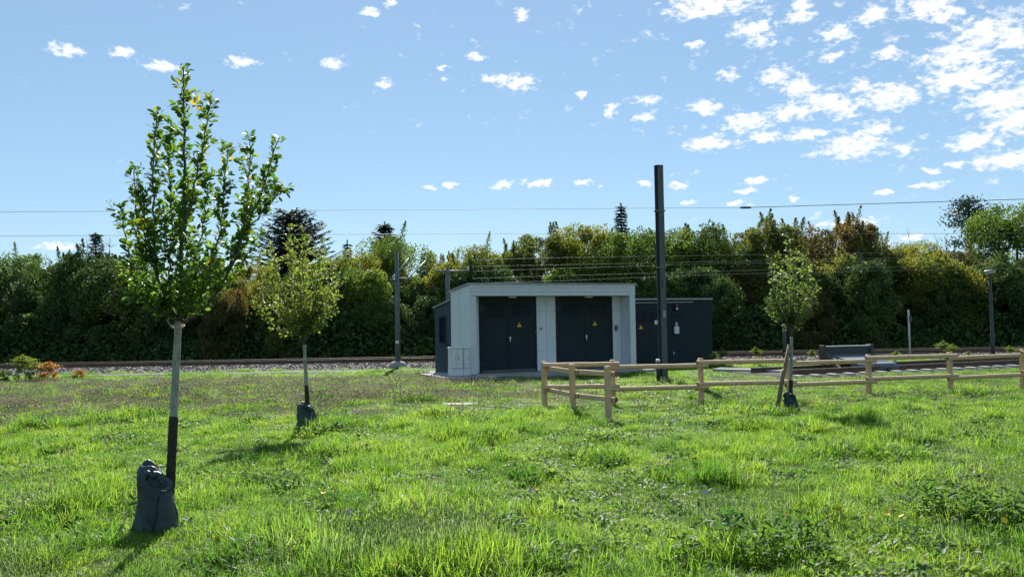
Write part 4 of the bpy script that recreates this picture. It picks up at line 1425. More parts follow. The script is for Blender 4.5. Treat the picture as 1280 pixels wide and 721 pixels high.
def trunk_mesh(name, rng, h, r, nb=5, spread=1.0):
    m = MB()
    top = Vector((rng.normal(0, .15), rng.normal(0, .15), h))
    m.tube(bez([(0, 0, -.1), (rng.normal(0, .06), rng.normal(0, .06), h * .4), top], 8), [r * (1 - .75 * i / 8) for i in range(9)], 8)
    for k in range(nb):
        az = k * 2.4 + rng.uniform(-.4, .4)
        z = h * rng.uniform(.25, .75)
        e = Vector((math.cos(az) * spread, math.sin(az) * spread, z + h * rng.uniform(.15, .3)))
        m.tube(bez([(0, 0, z), (e.x * .5, e.y * .5, z + (e.z - z) * .35), e], 5), [r * .45 * (1 - .8 * i / 5) for i in range(6)], 6)
    return m.mesh(name, M_BARK, True)


def place_plant(name, label, cat, group, loc, rz, sc, trunk, crown, mat, mirror=False):
    t = thing(name, label, cat, loc, rz, group)
    t.scale = sc
    if trunk is not None:
        link(bpy.data.objects.new('trunk', trunk), t)
    cr = bpy.data.objects.new('crown', crown)
    if not crown.materials:
        crown.materials.append(mat)
    link(cr, t)
    cr.material_slots[0].link = 'OBJECT'
    cr.material_slots[0].material = mat
    return t


def hedge():
    rng = np.random.default_rng(21)
    shr = [crown_mesh('shrub_crown', np.random.default_rng(30 + i), 5.4, 3.6, 4.4, 36000, .135, True, 2 + i, .15, 130) for i in range(5)]
    shr_t = [trunk_mesh('shrub_trunk', np.random.default_rng(50 + i), 3.0, .09, 6, 1.2) for i in range(2)]
    tre = [crown_mesh('tree_crown', np.random.default_rng(70 + i), 5.6, 4.6, 6.6, 36000, .14, False, (2, 9, 1, 3, 12)[i], (.15, .11, .17, .13, .12)[i], (70, 150, 60, 110, 140)[i], .06) for i in range(5)]
    tre_t = [trunk_mesh('tree_trunk', np.random.default_rng(90 + i), 5.2, .17, 8, 1.6) for i in range(2)]
    col = {'d': (H_DARK, 'dark green'), 'o': (H_OLIVE, 'olive'), 'y': (H_YELLOW, 'yellow-green'), 'g': (H_GREEN, 'fresh green'), 'b': (H_BROWN, 'rusty brown')}
    # front row of shrubs: px centre, top y, colour, landmark
    front = [(-60, 330, 'd', 'at the dark far left corner'), (28, 322, 'd', 'behind the small yellow-green bush'), (112, 312, 'd', 'at the bare rising twigs'),
             (196, 332, 'd', 'behind the trunk of the largest young tree'), (272, 338, 'o', 'right of the largest young tree trunk'), (322, 330, 'y', 'between the two left young trees'),
             (380, 335, 'd', 'directly behind the round-crowned young tree'), (440, 332, 'g', 'between round-crowned tree and line mast'), (512, 338, 'd', 'directly behind the overhead line mast'),
             (572, 326, 'y', 'over the left end of the dark hut'), (640, 335, 'o', 'behind the left white roof end'), (712, 336, 'g', 'behind the middle of the white roof'),
             (790, 335, 'd', 'behind the right white roof end'), (868, 332, 'd', 'behind the right end of the dark hut'), (925, 336, 'b', 'just right of the dark hut'),
             (985, 322, 'o', 'behind the slim staked tree'), (1046, 318, 'y', 'above the buffer stop'), (1104, 322, 'o', 'left of the pale marker post'),
             (1160, 318, 'y', 'between marker post and pine'), (1216, 322, 'b', 'behind the visible street lamp pole'), (1272, 320, 'o', 'right of the visible street lamp'), (1345, 318, 'o', 'past the lamp at the edge')]
    for i, (px, ty, c, where) in enumerate(front):
        for row in (0, 1):
            Y = (42.9 if row else 41.5) + .7 * math.sin(i * 2.3 + row)
            qx = px + (0 if row else 31)
            qy = ty - 2 + 26 * max(0, math.sin(i * 2.7)) if row else ty + 20 + 20 * math.sin(i * 1.9)
            cc = c if row else ('d', 'd', 'o')[i % 3] if i % 4 == 1 else 'd'  # shade of the hedge's lower part put into the low row's dark green
            top = at(qx, qy, Y)
            m, cn = col[cc]
            s = top.z / 4.55
            lab = f'{cn} hedge shrub {where}' if row else f'low front {cn} shrub below the one {where}'
            k = max(.8, min(1.05, s))
            place_plant('hedge_shrub', lab, 'shrub', 'shrubs of the hedge behind the railway', (top.x, Y, -.05), rng.uniform(0, 6.28),
                        (rng.uniform(.85, 1.05) * k, rng.uniform(.75, .95) * k, s), shr_t[i % 2], shr[(i + 2 * row) % 5], m)
    for px, ty, lab in ((286, 358, 'rusty low shrub in the hedge beside the right shoots of the largest young tree'), (1010, 352, 'rusty low shrub in the hedge right of the slim staked tree')):
        top = at(px, ty, 40.4)
        k = top.z / 4.55
        place_plant('hedge_shrub', lab, 'shrub', 'shrubs of the hedge behind the railway', (top.x, 40.4, -.05), 1.1, (.55, .6, k), shr_t[0], shr[3], H_BROWN)
    # low front skirt of dark undergrowth, one unbroken mass
    n = 52000
    x = rng.uniform(-34, 38, n)
    f = rng.random(n)
    z = .02 + 2.3 * f ** 1.2 * (.75 + .35 * np.sin(x * .9) * np.sin(x * .37 + 1))
    y = 39.6 + .9 * f + rng.normal(0, .35, n)
    V, Q, _ = scatter(DIA_V, DIA_Q, None, np.stack([x, y, z], 1), rand_rot(rng, n), rng.uniform(.12, .26, n))
    o = link(bpy.data.objects.new('undergrowth', np_mesh('undergrowth', V, Q, None, H_DARK)))
    tag(o, 'dark tangled undergrowth along the foot of the hedge', 'undergrowth', kind='stuff')
    # taller broadleaf trees behind
    back = [(-40, 318, 'd', 'at the dark picture edge over the hedge'), (20, 314, 'g', 'at the picture edge above the small bushes'), (88, 318, 'd', 'left of the largest young tree above the hedge'), (150, 322, 'd', 'behind the left shoots of the largest young tree'),
            (262, 330, 'd', 'behind the right shoots of the largest young tree'), (318, 322, 'y', 'below the broad dark conifer'), (405, 318, 'y', 'to the right of the round crown, before the small conifer'),
            (462, 312, 'y', 'below the conifer near the line mast, left side'), (498, 296, 'g', 'right before the conifer at the line mast'), (560, 316, 'o', 'above the left end of the dark hut'),
            (606, 308, 'y', 'above the left white roof corner, feathery top'), (640, 302, 'o', 'between the feathery tree and the tall group over the white roof'), (688, 288, 'o', 'left of the tall pair over the white roof'),
            (735, 270, 'y', 'tallest over the middle of the white roof'), (776, 290, 'g', 'at the foot of the slender spruce'), (838, 274, 'g', 'right behind the tall steel mast'), (868, 284, 'd', 'right of the tall steel mast'),
            (912, 290, 'g', 'in the gap right of the dark hut'), (960, 280, 'o', 'left of the slim tree against the sky'), (992, 272, 'b', 'directly above the slim staked tree'), (1058, 278, 'b', 'broad and rounded, above the buffer stop'),
            (1096, 290, 'o', 'right of the broad rusty tree'), (1145, 302, 'y', 'left below the pine'), (1190, 302, 'b', 'below the pine'), (1268, 262, 'g', 'at the right sky edge beside the pine'), (1330, 270, 'g', 'beyond the lamp at the picture edge')]
    for i, (px, ty, c, where) in enumerate(back):
        Y = 45.5 + 1.6 * math.sin(i * 1.7)
        top = at(px, ty + 9 * math.sin(i * 3.1), Y)
        m, cn = col[c]
        s = top.z / 6.75
        place_plant('broadleaf_tree', f'{cn} broadleaf tree {where}', 'tree', 'broadleaf trees behind the hedge', (top.x, Y, -.05), rng.uniform(0, 6.28),
                    (s * rng.uniform(.58, 1.0), s * rng.uniform(.75, 1.0), s), tre_t[i % 2], tre[(i * 2 + i // 5) % 5], m)


hedge()


def conifer(px, topy, Y, wpx, label, seed, mat=H_CONIFER, droop=.25, upsweep=0.0, base_f=.12, name='spruce_tree', dens=1.0, prof=.85):
    rng = np.random.default_rng(seed)
    tp = at(px, topy, Y)
    H = tp.z
    W = wpx / FPX * Y / 2
    t = thing(name, label, 'tree', (tp.x, Y, 0), 0, 'conifers rising above the hedge')
    MB().tube([(0, 0, -.1), (0, 0, H * .5), (0, 0, H * .985)], [.22, .13, .02], 8).build('trunk', M_BARK, t, True)
    pos, fw, S = [], [], []
    z = H * base_f
    limbs = MB()
    while z < H * .985:
        f = (z - H * base_f) / (H * (1 - base_f))
        R0 = W * (1 - f) ** prof * 1.02 + .06
        nb = max(3, int((7 - 2.5 * f) * dens))
        a0 = rng.uniform(0, 6.28)
        for k in range(nb):
            az = a0 + k * 6.283 / nb + rng.normal(0, .25)
            r = R0 * rng.uniform(.62, 1.12)
            d = Vector((math.cos(az), math.sin(az), 0))
            n = max(4, int(r / .085))
            tipz = r * (-droop + upsweep + rng.normal(0, .08))
            limbs.tube([(0, 0, z), d * r * .6 + Vector((0, 0, z + tipz * .4)), d * r + Vector((0, 0, z + tipz))], [.03 * (1 - f) + .012, .018, .006], 4, False)
            for j in range(n):
                g = (j + rng.random()) / n
                p = d * (r * g) + Vector((0, 0, z + tipz * g * g + .05 * r * math.sin(g * 3)))
                for s_ in (-1, 1, 0):
                    side = Vector((-d.y, d.x, 0)) * s_
                    v = (side * rng.uniform(.6, 1) + d * rng.uniform(.4, 1) + Vector((0, 0, rng.uniform(-.45, .2)))).normalized()
                    pos.append(p)
                    fw.append(v)
                    S.append(rng.uniform(.22, .46) * (1 - .35 * g))
        z += rng.uniform(.13, .22) * (1.0 + .3 * (1 - f))
    limbs.build('limbs', M_BARK, t, True)
    n = len(pos)
    for k in range(26):
        pos.append(Vector((0, 0, H * (.95 + .05 * k / 26))))
        a = rng.uniform(0, 6.28)
        fw.append(Vector((math.cos(a) * .6, math.sin(a) * .6, 1)).normalized())
        S.append(.16)
    pos, fw, S = np.array(pos), np.array(fw), np.array(S)
    rot = frames(fw, rng.normal(0, .5, (len(pos), 3)) + np.array([0, 0, 1]))
    V, Q, _ = scatter(NEED_V * np.array([1, 1.7, 1]), NEED_Q, None, pos, rot, S)
    link(bpy.data.objects.new('crown', np_mesh('crown', V, Q, None, mat)), t)
    return t


conifer(366, 264, 58, 150, 'broad dark conifer with upswept branches behind the round-crowned tree', 1, droop=-.1, upsweep=.22, dens=1.5, prof=.42)
conifer(434, 301, 62, 52, 'small dark conifer peeping between the round-crowned tree and the line mast', 2)
conifer(481, 278, 56, 86, 'dark conifer behind the overhead line mast', 3, droop=-.05, upsweep=.15, dens=1.4, prof=.55)
conifer(776, 255, 52, 62, 'slender pointed spruce over the white roof left of the steel mast', 4, mat=H_CONIFER, droop=.15)
conifer(120, 292, 52, 70, 'thin sparse conifer top behind the left shoots of the largest tree', 6, droop=-.2, upsweep=.5, dens=.5)
conifer(1246, 256, 60, 44, 'bluish conifer between the pine and the right sky edge', 7, mat=H_PINE, droop=.1, dens=.9)
conifer(45, 318, 56, 46, 'low dark conifer tip over the hedge near the left picture edge', 8)


def pine():
    rng = np.random.default_rng(5)
    Y = 60
    tp = at(1211, 243, Y)
    H = tp.z
    t = thing('pine_tree', 'blue-green pine with open tiered crown standing out against the sky', 'tree', (tp.x, Y, 0))
    m = MB().tube(bez([(0, 0, -.1), (.1, 0, H * .4), (-.1, 0, H * .75), (0, 0, H * .97)], 12), [.26 * (1 - .85 * i / 12) for i in range(13)], 8)
    m.build('trunk', M_BARK, t, True)
    pos, S = [], []
    lm = MB()
    for k in range(46):
        f = rng.uniform(.45, 1.0)
        az = rng.uniform(0, 6.28)
        r = (1.0 - ((f - .62) / .42) ** 2 * .9) * 1.9 * rng.uniform(.3, 1.0)
        r = max(.1, r)
        c = np.array([math.cos(az) * r, math.sin(az) * r, H * f * .965])
        lm.tube([(0, 0, c[2] - .35 * r), tuple(c)], [.05, .015], 5, False)
        n = 90
        u = rng.normal(size=(n, 3)) * np.array([.42, .42, .17])
        pos.append(c + u)
        S.append(rng.uniform(.14, .28, n))
    lm.build('limbs', M_BARK, t, True)
    P = np.concatenate(pos)
    S = np.concatenate(S)
    V, Q, _ = scatter(NEED_V * np.array([1, 2.2, 1]), NEED_Q, None, P, rand_rot(rng, len(P)), S)
    link(bpy.data.objects.new('crown', np_mesh('crown', V, Q, None, H_PINE)), t)


pine()


def bare_twigs(px, py, Y, n, H, label, seed):
    rng = np.random.default_rng(seed)
    b = at(px, py, Y)
    t = thing('bare_shrub', label, 'shrub', (b.x, Y, 0))
    m = MB()
    for k in range(n):
        x = rng.normal(0, .5)
        h = H * rng.uniform(.8, 1.03)
        lean = rng.normal(0, .16)
        p = [Vector((x * .3, 0, 0)), Vector((x, 0, h * .6)), Vector((x + lean * 2, rng.normal(0, .2), h))]
        path = bez(p, 10)
        m.tube(path, [.03 * (1 - .9 * i / 10) + .003 for i in range(11)], 5, False)
        for _ in range(9):
            i = rng.integers(6, 10)
            a = path[i]
            m.tube([a, a + Vector((rng.normal(0, .25), rng.normal(0, .2), rng.uniform(.1, .4)))], [.010, .003], 4, False)
    m.build('stems', M_TWIG, t, True)


bare_twigs(122, 300, 43.0, 9, at(122, 296, 43).z, 'bare grey twigs sticking up out of the dark hedge left of the largest tree', 4)
bare_twigs(1165, 300, 43.5, 6, at(1165, 288, 43.5).z, 'thin bare stems rising above the hedge left of the pine', 8)

# little bushes and weeds by the track
def small_plants():
    c1 = crown_mesh('bush_crown', np.random.default_rng(41), .95, .8, 1.15, 1500, .085, True, 9, .16, 26)
    c2 = crown_mesh('bush_crown', np.random.default_rng(42), .75, .7, .85, 1100, .075, True, 6, .17, 20)
    tr = trunk_mesh('bush_stem', np.random.default_rng(43), .7, .02, 4, .3)
    for px, ty, Y, s, cm, mat, lab in ((30, 443, 27.5, 1.0, c1, M_LEAF2, 'yellow-green bush on the verge at the left end of the path'), (46, 452, 27.3, .75, c1, M_LEAF2, 'low yellow-green bush between the taller bush and the red one'),
                                      (61, 451, 27.0, 1.0, c2, H_RED, 'small bush turning red and orange on the verge'), (6, 462, 26.8, .5, c2, H_GREEN, 'tiny green bush at the picture edge beside the yellow-green bush'),
                                      (98, 461, 28.5, .55, c2, H_RED, 'tiny reddish bush right of the red-orange one')):
        p = at(px, ty, Y)
        hh = (cm is c1) and 1.25 or .95
        sc = p.z / hh
        place_plant('small_bush', lab, 'bush', 'small bushes on the verge', (p.x, Y, -.02), px * .7, (max(.6, sc) * s ** .2, max(.6, sc) * s ** .2, sc), tr, cm, mat)
    # weeds along the tracks on the right
    w = crown_mesh('weed_crown', np.random.default_rng(44), .5, .4, .7, 420, .075, True, 6, .16, 14)
    spots = [(903, 436, 29.5, 'tall single weed behind the fence just right of the dark hut'), (945, 434, 29.5, 'leafy weed on the ballast left of the slim tree'), (893, 440, 29.0, 'low weed at the dark hut corner'),
             (1178, 426, 30.5, 'upright weed right of the pale marker post'), (1190, 430, 30.6, 'second upright weed between marker post and street lamp'), (1262, 432, 30.5, 'leafy weed right of the street lamp foot'),
             (1015, 437, 30.5, 'weed just left of the buffer stop'), (1120, 438, 30.0, 'weed right of the buffer stop'), (1210, 438, 30.8, 'low weed left of the street lamp foot'), (1274, 434, 30, 'broad weed clump at the picture edge past the lamp')]
    for i, (px, ty, Y, lab) in enumerate(spots):
        p = at(px, ty, Y)
        s = max(.3, p.z / .8)
        place_plant('track_weed', lab, 'weed', 'weeds growing along the tracks', (p.x, Y, -.02), i * 1.3, (s * .55, s * .55, s * 1.05), None, w, M_LEAF2 if i % 3 else M_LEAF3)


small_plants()

# ------------------------------------------------------------------ MEADOW
def blades(rng, n, rad, h0, h1, w0, w1, lean, bend):
    az = rng.uniform(0, 6.283, n)
    r = rad * np.sqrt(rng.random(n))
    ba = rng.uniform(0, 6.283, n)
    bx, by = r * np.cos(ba), r * np.sin(ba)
    h = rng.uniform(h0, h1, n)
    w = rng.uniform(w0, w1, n)
    ln = rng.uniform(.1, 1, n) * lean
    dx, dy = np.cos(az), np.sin(az)
    tw = az + rng.normal(0, .7, n)
    sx, sy = -np.sin(tw), np.cos(tw)
    V = []
    for tt, ww in ((0, .7), (.4, 1.0), (.75, .72)):
        out = h * ln * (tt ** 1.6)
        zz = h * (tt - bend * ln * tt ** 2.4 * .45)
        for s in (-1, 1):
            V.append(np.stack([bx + dx * out + s * sx * w * ww / 2, by + dy * out + s * sy * w * ww / 2, zz - .01], 1))
    out = h * ln
    V.append(np.stack([bx + dx * out, by + dy * out, h * (1 - bend * ln * .45) - .01], 1))
    V = np.stack(V, 1).reshape(-1, 3)
    o = (np.arange(n) * 7)[:, None]
    Q = np.concatenate([o + np.array([[0, 1, 3, 2]]), o + np.array([[2, 3, 5, 4]])])
    T = o + np.array([[4, 5, 6]])
    return V, Q, T


def tuft_obj(name, parts):
    """parts: list of (V,Q,T,mat)"""
    me = bpy.data.meshes.new(name)
    vs, fs, mi, mats = [], [], [], []
    off = 0
    for V, Q, T, mt in parts:
        if mt not in mats:
            mats.append(mt)
        k = mats.index(mt)
        vs.append(V)
        for F in (Q, T):
            if F is None:
                continue
            fs += [tuple(int(i) + off for i in f) for f in F]
            mi += [k] * len(F)
        off += len(V)
    me.from_pydata(np.concatenate(vs).tolist(), [], fs)
    for m in mats:
        me.materials.append(m)
    me.polygons.foreach_set('material_index', mi)
    me.polygons.foreach_set('use_smooth', [True] * len(fs))
    me.update()
    return bpy.data.objects.new(name, me)


def meadow():
    rng = np.random.default_rng(77)
    kit = bpy.data.collections.new('meadow_tufts')
    objs = []

    def add(parts):
        o = tuft_obj('tuft_%02d' % len(objs), parts)
        kit.objects.link(o)
        objs.append(o)
    # 0-3 short lush, 4-6 taller, 7-8 broad weeds, 9-10 clover seed heads, 11 pale seed grass, 12 dark leafy weeds
    for i in range(4):
        add([(*blades(rng, 125, .15, .04, .115, .003, .0065, 1.2, 1.0), M_GRASS)])
    for i in range(3):
        add([(*blades(rng, 115, .135, .08, .21, .0035, .007, 1.05, 1.1), M_GRASS), (*blades(rng, 20, .13, .05, .1, .006, .01, 1, 1), M_GRASS)])
    for i in range(2):
        n = 26
        az = rng.uniform(0, 6.283, n)
        el = rng.uniform(.15, 1.0, n)
        F = np.stack([np.cos(az) * np.cos(el), np.sin(az) * np.cos(el), np.sin(el)], 1)
        P = np.stack([rng.normal(0, .06, n), rng.normal(0, .06, n), rng.uniform(.01, .07, n)], 1)
        N = np.array([[0, 0, 1.]]) + rng.normal(0, .3, (n, 3))
        V, Q, T = scatter(LEAF_V * np.array([1, 1.0, 1]), LEAF_Q, LEAF_T, P, frames(F, N), rng.uniform(.035, .075, n))
        add([(V, Q, T, M_WEED), (*blades(rng, 30, .15, .05, .12, .005, .009, 1, 1), M_GRASS)])
    oct_v = np.array([(1, 0, 0), (-1, 0, 0), (0, 1, 0), (0, -1, 0), (0, 0, 1.1), (0, 0, -1)]) * 1.0
    oct_t = np.array([(0, 2, 4), (2, 1, 4), (1, 3, 4), (3, 0, 4), (2, 0, 5), (1, 2, 5), (3, 1, 5), (0, 3, 5)])
    for i in range(2):
        n = 15
        P = np.stack([rng.uniform(-.16, .16, n), rng.uniform(-.16, .16, n), rng.uniform(.06, .17, n)], 1)
        V, _, T = scatter(oct_v, None, oct_t, P, rand_rot(rng, n), rng.uniform(.009, .016, n))
        st = []
        for p in P[:20]:
            st.append((p[0], p[1], p[2]))
        B = blades(rng, 85, .17, .05, .15, .0035, .0075, .9, .9)
        add([(V, None, T, M_CLOVER), (*B, M_GRASS), (*blades(rng, 3, .16, .08, .18, .002, .003, .3, .3), M_CLOVER)])
    n = 60
    P = np.stack([rng.uniform(-.14, .14, n), rng.uniform(-.14, .14, n), rng.uniform(.12, .30, n)], 1)
    V, _, T = scatter(oct_v * np.array([.5, .5, 2.2]), None, oct_t, P, frames(rng.normal(0, .25, (n, 3)) + np.array([1, 0, 0]), rng.normal(0, .2, (n, 3)) + np.array([0, 0, 1])), rng.uniform(.004, .009, n))
    add([(V, None, T, M_PALE), (*blades(rng, 26, .14, .14, .28, .002, .0036, .55, .6), M_PALE), (*blades(rng, 70, .14, .06, .16, .005, .009, 1, 1), M_GRASS)])
    n = 90
    az = rng.uniform(0, 6.283, n)
    el = rng.uniform(-.1, .9, n)
    F = np.stack([np.cos(az) * np.cos(el), np.sin(az) * np.cos(el), np.sin(el)], 1)
    P = np.stack([rng.normal(0, .08, n), rng.normal(0, .08, n), rng.uniform(.03, .22, n)], 1)
    V, Q, T = scatter(LEAF_V * np.array([1, .62, 1]), LEAF_Q, LEAF_T, P, frames(F, np.array([[0, 0, 1.]]) + rng.normal(0, .45, (n, 3))), rng.uniform(.035, .085, n))
    add([(V, Q, T, M_WEED), (*blades(rng, 18, .06, .16, .28, .004, .006, .3, .2), M_WEED)])

    # where the tufts stand
    def patch(y0, y1, dens, margin=1.22):
        A = .6 * margin * (y1 ** 2 - y0 ** 2) + 2 * 2.0 * (y1 - y0)
        n = int(A * dens)
        y = np.sqrt(rng.uniform(y0 ** 2, y1 ** 2, n))
        half = .6 * margin * y + 2.0
        x = rng.uniform(-1, 1, n) * half
        return x, y
    XS, YS = [], []
    for y0, y1, dn in ((3.6, 8, 95), (8, 13, 75), (13, 20, 48), (20, 33.0, 26)):
        x, y = patch(y0, y1, dn)
        XS.append(x)
        YS.append(y)
    x = np.concatenate(XS)
    y = np.concatenate(YS)

    def fb(x, y, s, seed):
        r = np.random.default_rng(seed)
        v = np.zeros_like(x)
        for k in range(7):
            a = r.uniform(0, 6.283)
            f = s * (1.0 + .75 * k * r.uniform(.6, 1.2))
            v += np.sin(f * (x * math.cos(a) + y * math.sin(a)) + r.uniform(0, 6.28) + 1.3 * np.sin(f * .6 * (x * math.sin(a) - y * math.cos(a)) + r.uniform(0, 6))) / (1 + .45 * k)
        return v / 2.3
    n1 = fb(x, y, 1.0, 1)
    n2 = fb(x, y, 2.6, 2)
    n3 = fb(x, y, .8, 3)
    n4 = fb(x, y, 1.7, 4)
    # keep off: slabs, buildings, siding, path, ballast
    c, s = math.cos(BROT), math.sin(BROT)
    lx = (x - P0.x) * c + (y - P0.y) * s
    ly = -(x - P0.x) * s + (y - P0.y) * c
    bad = ((lx > -1.10) & (lx < 5.95) & (ly > -1.17) & (ly < 3.5)) | ((lx >= 5.9) & (lx < 10.4) & (ly > .9) & (ly < 3.4))
    A = Vector((11.3, 24.8, 0)) + Vector((-math.sin(BROT - R(2)), math.cos(BROT - R(2)), 0)) * 1.15
    c2, s2 = math.cos(BROT - R(2)), math.sin(BROT - R(2))
    sx = (x - A.x) * c2 + (y - A.y) * s2
    sy = -(x - A.x) * s2 + (y - A.y) * c2
    insid = (sx > -4.0) & (sx < 8.7) & (sy > -1.22) & (sy < 1.5)
    bad |= insid & (rng.random(len(x)) < .96)
    bad |= (x < -2.4) & (y > 29.9) & (y < 31.0)
    bad |= (y > 31.5) & (rng.random(len(x)) < .93)
    pc = gnd(576, 506)
    bad |= (np.abs(x - pc.x) < .5) & (np.abs(y - pc.y) < .42)
    # worn bare patch around the cover
    worn = np.exp(-(((x - pc.x + .2) / 2.2) ** 2 + ((y - pc.y + .5) / 1.1) ** 2))
    bad |= rng.random(len(x)) < worn * .62
    keep = ~bad
    x, y, n1, n2, n3, n4, worn = [a[keep] for a in (x, y, n1, n2, n3, n4, worn)]
    n = len(x)
    u = rng.random(n)
    idx = rng.integers(0, 4, n)
    tall = (n1 + .6 * n2 + rng.normal(0, .45, n)) > .62
    idx = np.where(tall, 4 + rng.integers(0, 3, n), idx)
    wd = (n4 + rng.normal(0, .7, n)) > .72
    idx = np.where(wd, 7 + rng.integers(0, 2, n), idx)
    # brown clover field: left middle distance
    edge = 15.0 + 1.0 * n3 + .12 * (x + 6) + 2.6 * rng.random(n) ** 1.5
    clov = (y > edge) & (y < 27.0 + .5 * n3) & (x < 1.0 + .5 * n3 - .25 * (y - 20)) & (u < .70)
    clov |= (y > 15.2) & (y < 24) & (u < .10 + .10 * (n3 > .3))
    idx = np.where(clov, 9 + rng.integers(0, 2, n), idx)
    pale = ((np.exp(-(((x + 3.6) / 1.3) ** 2 + ((y - 5.4) / .8) ** 2)) + np.exp(-(((x - 4.9) / .9) ** 2 + ((y - 8.3) / 1.1) ** 2)) + .8 * np.exp(-(((x - 2.0) / 1.2) ** 2 + ((y - 7.2) / .6) ** 2))
             + .7 * np.exp(-(((x - 4.2) / 1.1) ** 2 + ((y - 14.8) / .7) ** 2)) + .9 * np.exp(-(((x + .9) / 1.1) ** 2 + ((y - 6.0) / .6) ** 2))) > rng.uniform(.25, 2.2, n)) | ((n2 > .6) & (u < .06))
    idx = np.where(pale & ~clov, 11, idx)
    dk = (np.exp(-(((x - 3.7) / .65) ** 2 + ((y - 6.9) / .45) ** 2)) + .8 * np.exp(-(((x - 1.4) / .9) ** 2 + ((y - 5.75) / .35) ** 2)) + .7 * np.exp(-(((x + .2) / .9) ** 2 + ((y - 6.4) / .5) ** 2))) > rng.uniform(.35, 2.6, n)
    idx = np.where(dk, 12, idx)
    scl = (.95 + .30 * n1 + .18 * n2) * rng.uniform(.75, 1.25, n)
    tus = np.zeros(n)
    nt = 620
    ty_ = np.sqrt(rng.uniform(4.5 ** 2, 24 ** 2, nt))
    tx_ = rng.uniform(-1, 1, nt) * (.72 * ty_ + 1.5)
    tr_ = rng.uniform(.13, .42, nt)
    th_ = rng.uniform(.35, 1.0, nt)
    for a, b, rr, hh in zip(tx_, ty_, tr_, th_):
        k = np.nonzero((np.abs(x - a) < 2.5 * rr) & (np.abs(y - b) < 2.5 * rr))[0]
        d2 = ((x[k] - a) ** 2 + (y[k] - b) ** 2) / rr ** 2
        tus[k] = np.maximum(tus[k], hh * np.exp(-d2 * 1.1))
    scl = scl * (.78 + .80 * tus)
    up_ = (tus > .45) & (idx < 4) & (rng.random(n) < .8)
    idx = np.where(up_, 4 + rng.integers(0, 3, n), idx)
    scl = np.clip(scl, .45, 1.9)
    scl *= np.where(worn > .35, .55, 1.0)
    scl *= np.interp(y, [5, 16, 22, 33], [1.0, .95, .9, .9])
    scl *= np.where((x > 5) & (y > 21.5) & (y < 29), .55, 1.0)
    # short verge close to the fence and in front of the buildings
    scl *= np.where((y > 15) & (x > 0) & (y < 24), .75, 1.0)
    z = hz_np(x, y)
    far = np.interp(y, [12, 30], [1.0, 1.45])       # far tufts spread a little wider
    me = bpy.data.meshes.new('meadow_grass')
    me.vertices.add(n)
    me.vertices.foreach_set('co', np.stack([x, y, z], 1).astype(np.float32).ravel())
    for nm, typ, dat in (('tuft_index', 'INT', idx.astype(np.int32)), ('tuft_turn', 'FLOAT', rng.uniform(0, 6.283, n).astype(np.float32)),
                         ('tuft_high', 'FLOAT', scl.astype(np.float32)), ('tuft_wide', 'FLOAT', (far * np.clip(scl, .85, 1.3)).astype(np.float32))):
        a = me.attributes.new(nm, typ, 'POINT')
        a.data.foreach_set('value', dat)
    me.update()
    o = bpy.data.objects.new('grass', me)
    link(o)
    tag(o, 'uneven lush meadow grass with clover and weeds covering the ground', 'grass', kind='stuff')
    ng = bpy.data.node_groups.new('meadow_tufts', 'GeometryNodeTree')
    ng.interface.new_socket('Geometry', in_out='INPUT', socket_type='NodeSocketGeometry')
    ng.interface.new_socket('Geometry', in_out='OUTPUT', socket_type='NodeSocketGeometry')
    N = ng.nodes
    Lk = ng.links
    gi, go = N.new('NodeGroupInput'), N.new('NodeGroupOutput')
    ci = N.new('GeometryNodeCollectionInfo')
    ci.inputs['Collection'].default_value = kit
    ci.inputs['Separate Children'].default_value = True
    ci.inputs['Reset Children'].default_value = True
    ip = N.new('GeometryNodeInstanceOnPoints')
    ip.inputs['Pick Instance'].default_value = True

    def attr(nm, typ):
        a = N.new('GeometryNodeInputNamedAttribute')
        a.data_type = typ
        a.inputs[0].default_value = nm
        return [s_ for s_ in a.outputs if s_.enabled and s_.name == 'Attribute'][0]
    cx = N.new('ShaderNodeCombineXYZ')
    Lk.new(attr('tuft_turn', 'FLOAT'), cx.inputs[2])
    sx_ = N.new('ShaderNodeCombineXYZ')
    wd_ = attr('tuft_wide', 'FLOAT')
    Lk.new(wd_, sx_.inputs[0])
    Lk.new(wd_, sx_.inputs[1])
    Lk.new(attr('tuft_high', 'FLOAT'), sx_.inputs[2])
    Lk.new(gi.outputs[0], ip.inputs['Points'])
    Lk.new(ci.outputs[0], ip.inputs['Instance'])
    Lk.new(attr('tuft_index', 'INT'), ip.inputs['Instance Index'])
    Lk.new(cx.outputs[0], ip.inputs['Rotation'])
    Lk.new(sx_.outputs[0], ip.inputs['Scale'])
    Lk.new(ip.outputs[0], go.inputs[0])
    md = o.modifiers.new('tufts', 'NODES')
    md.node_group = ng
    print('tufts', n)


meadow()


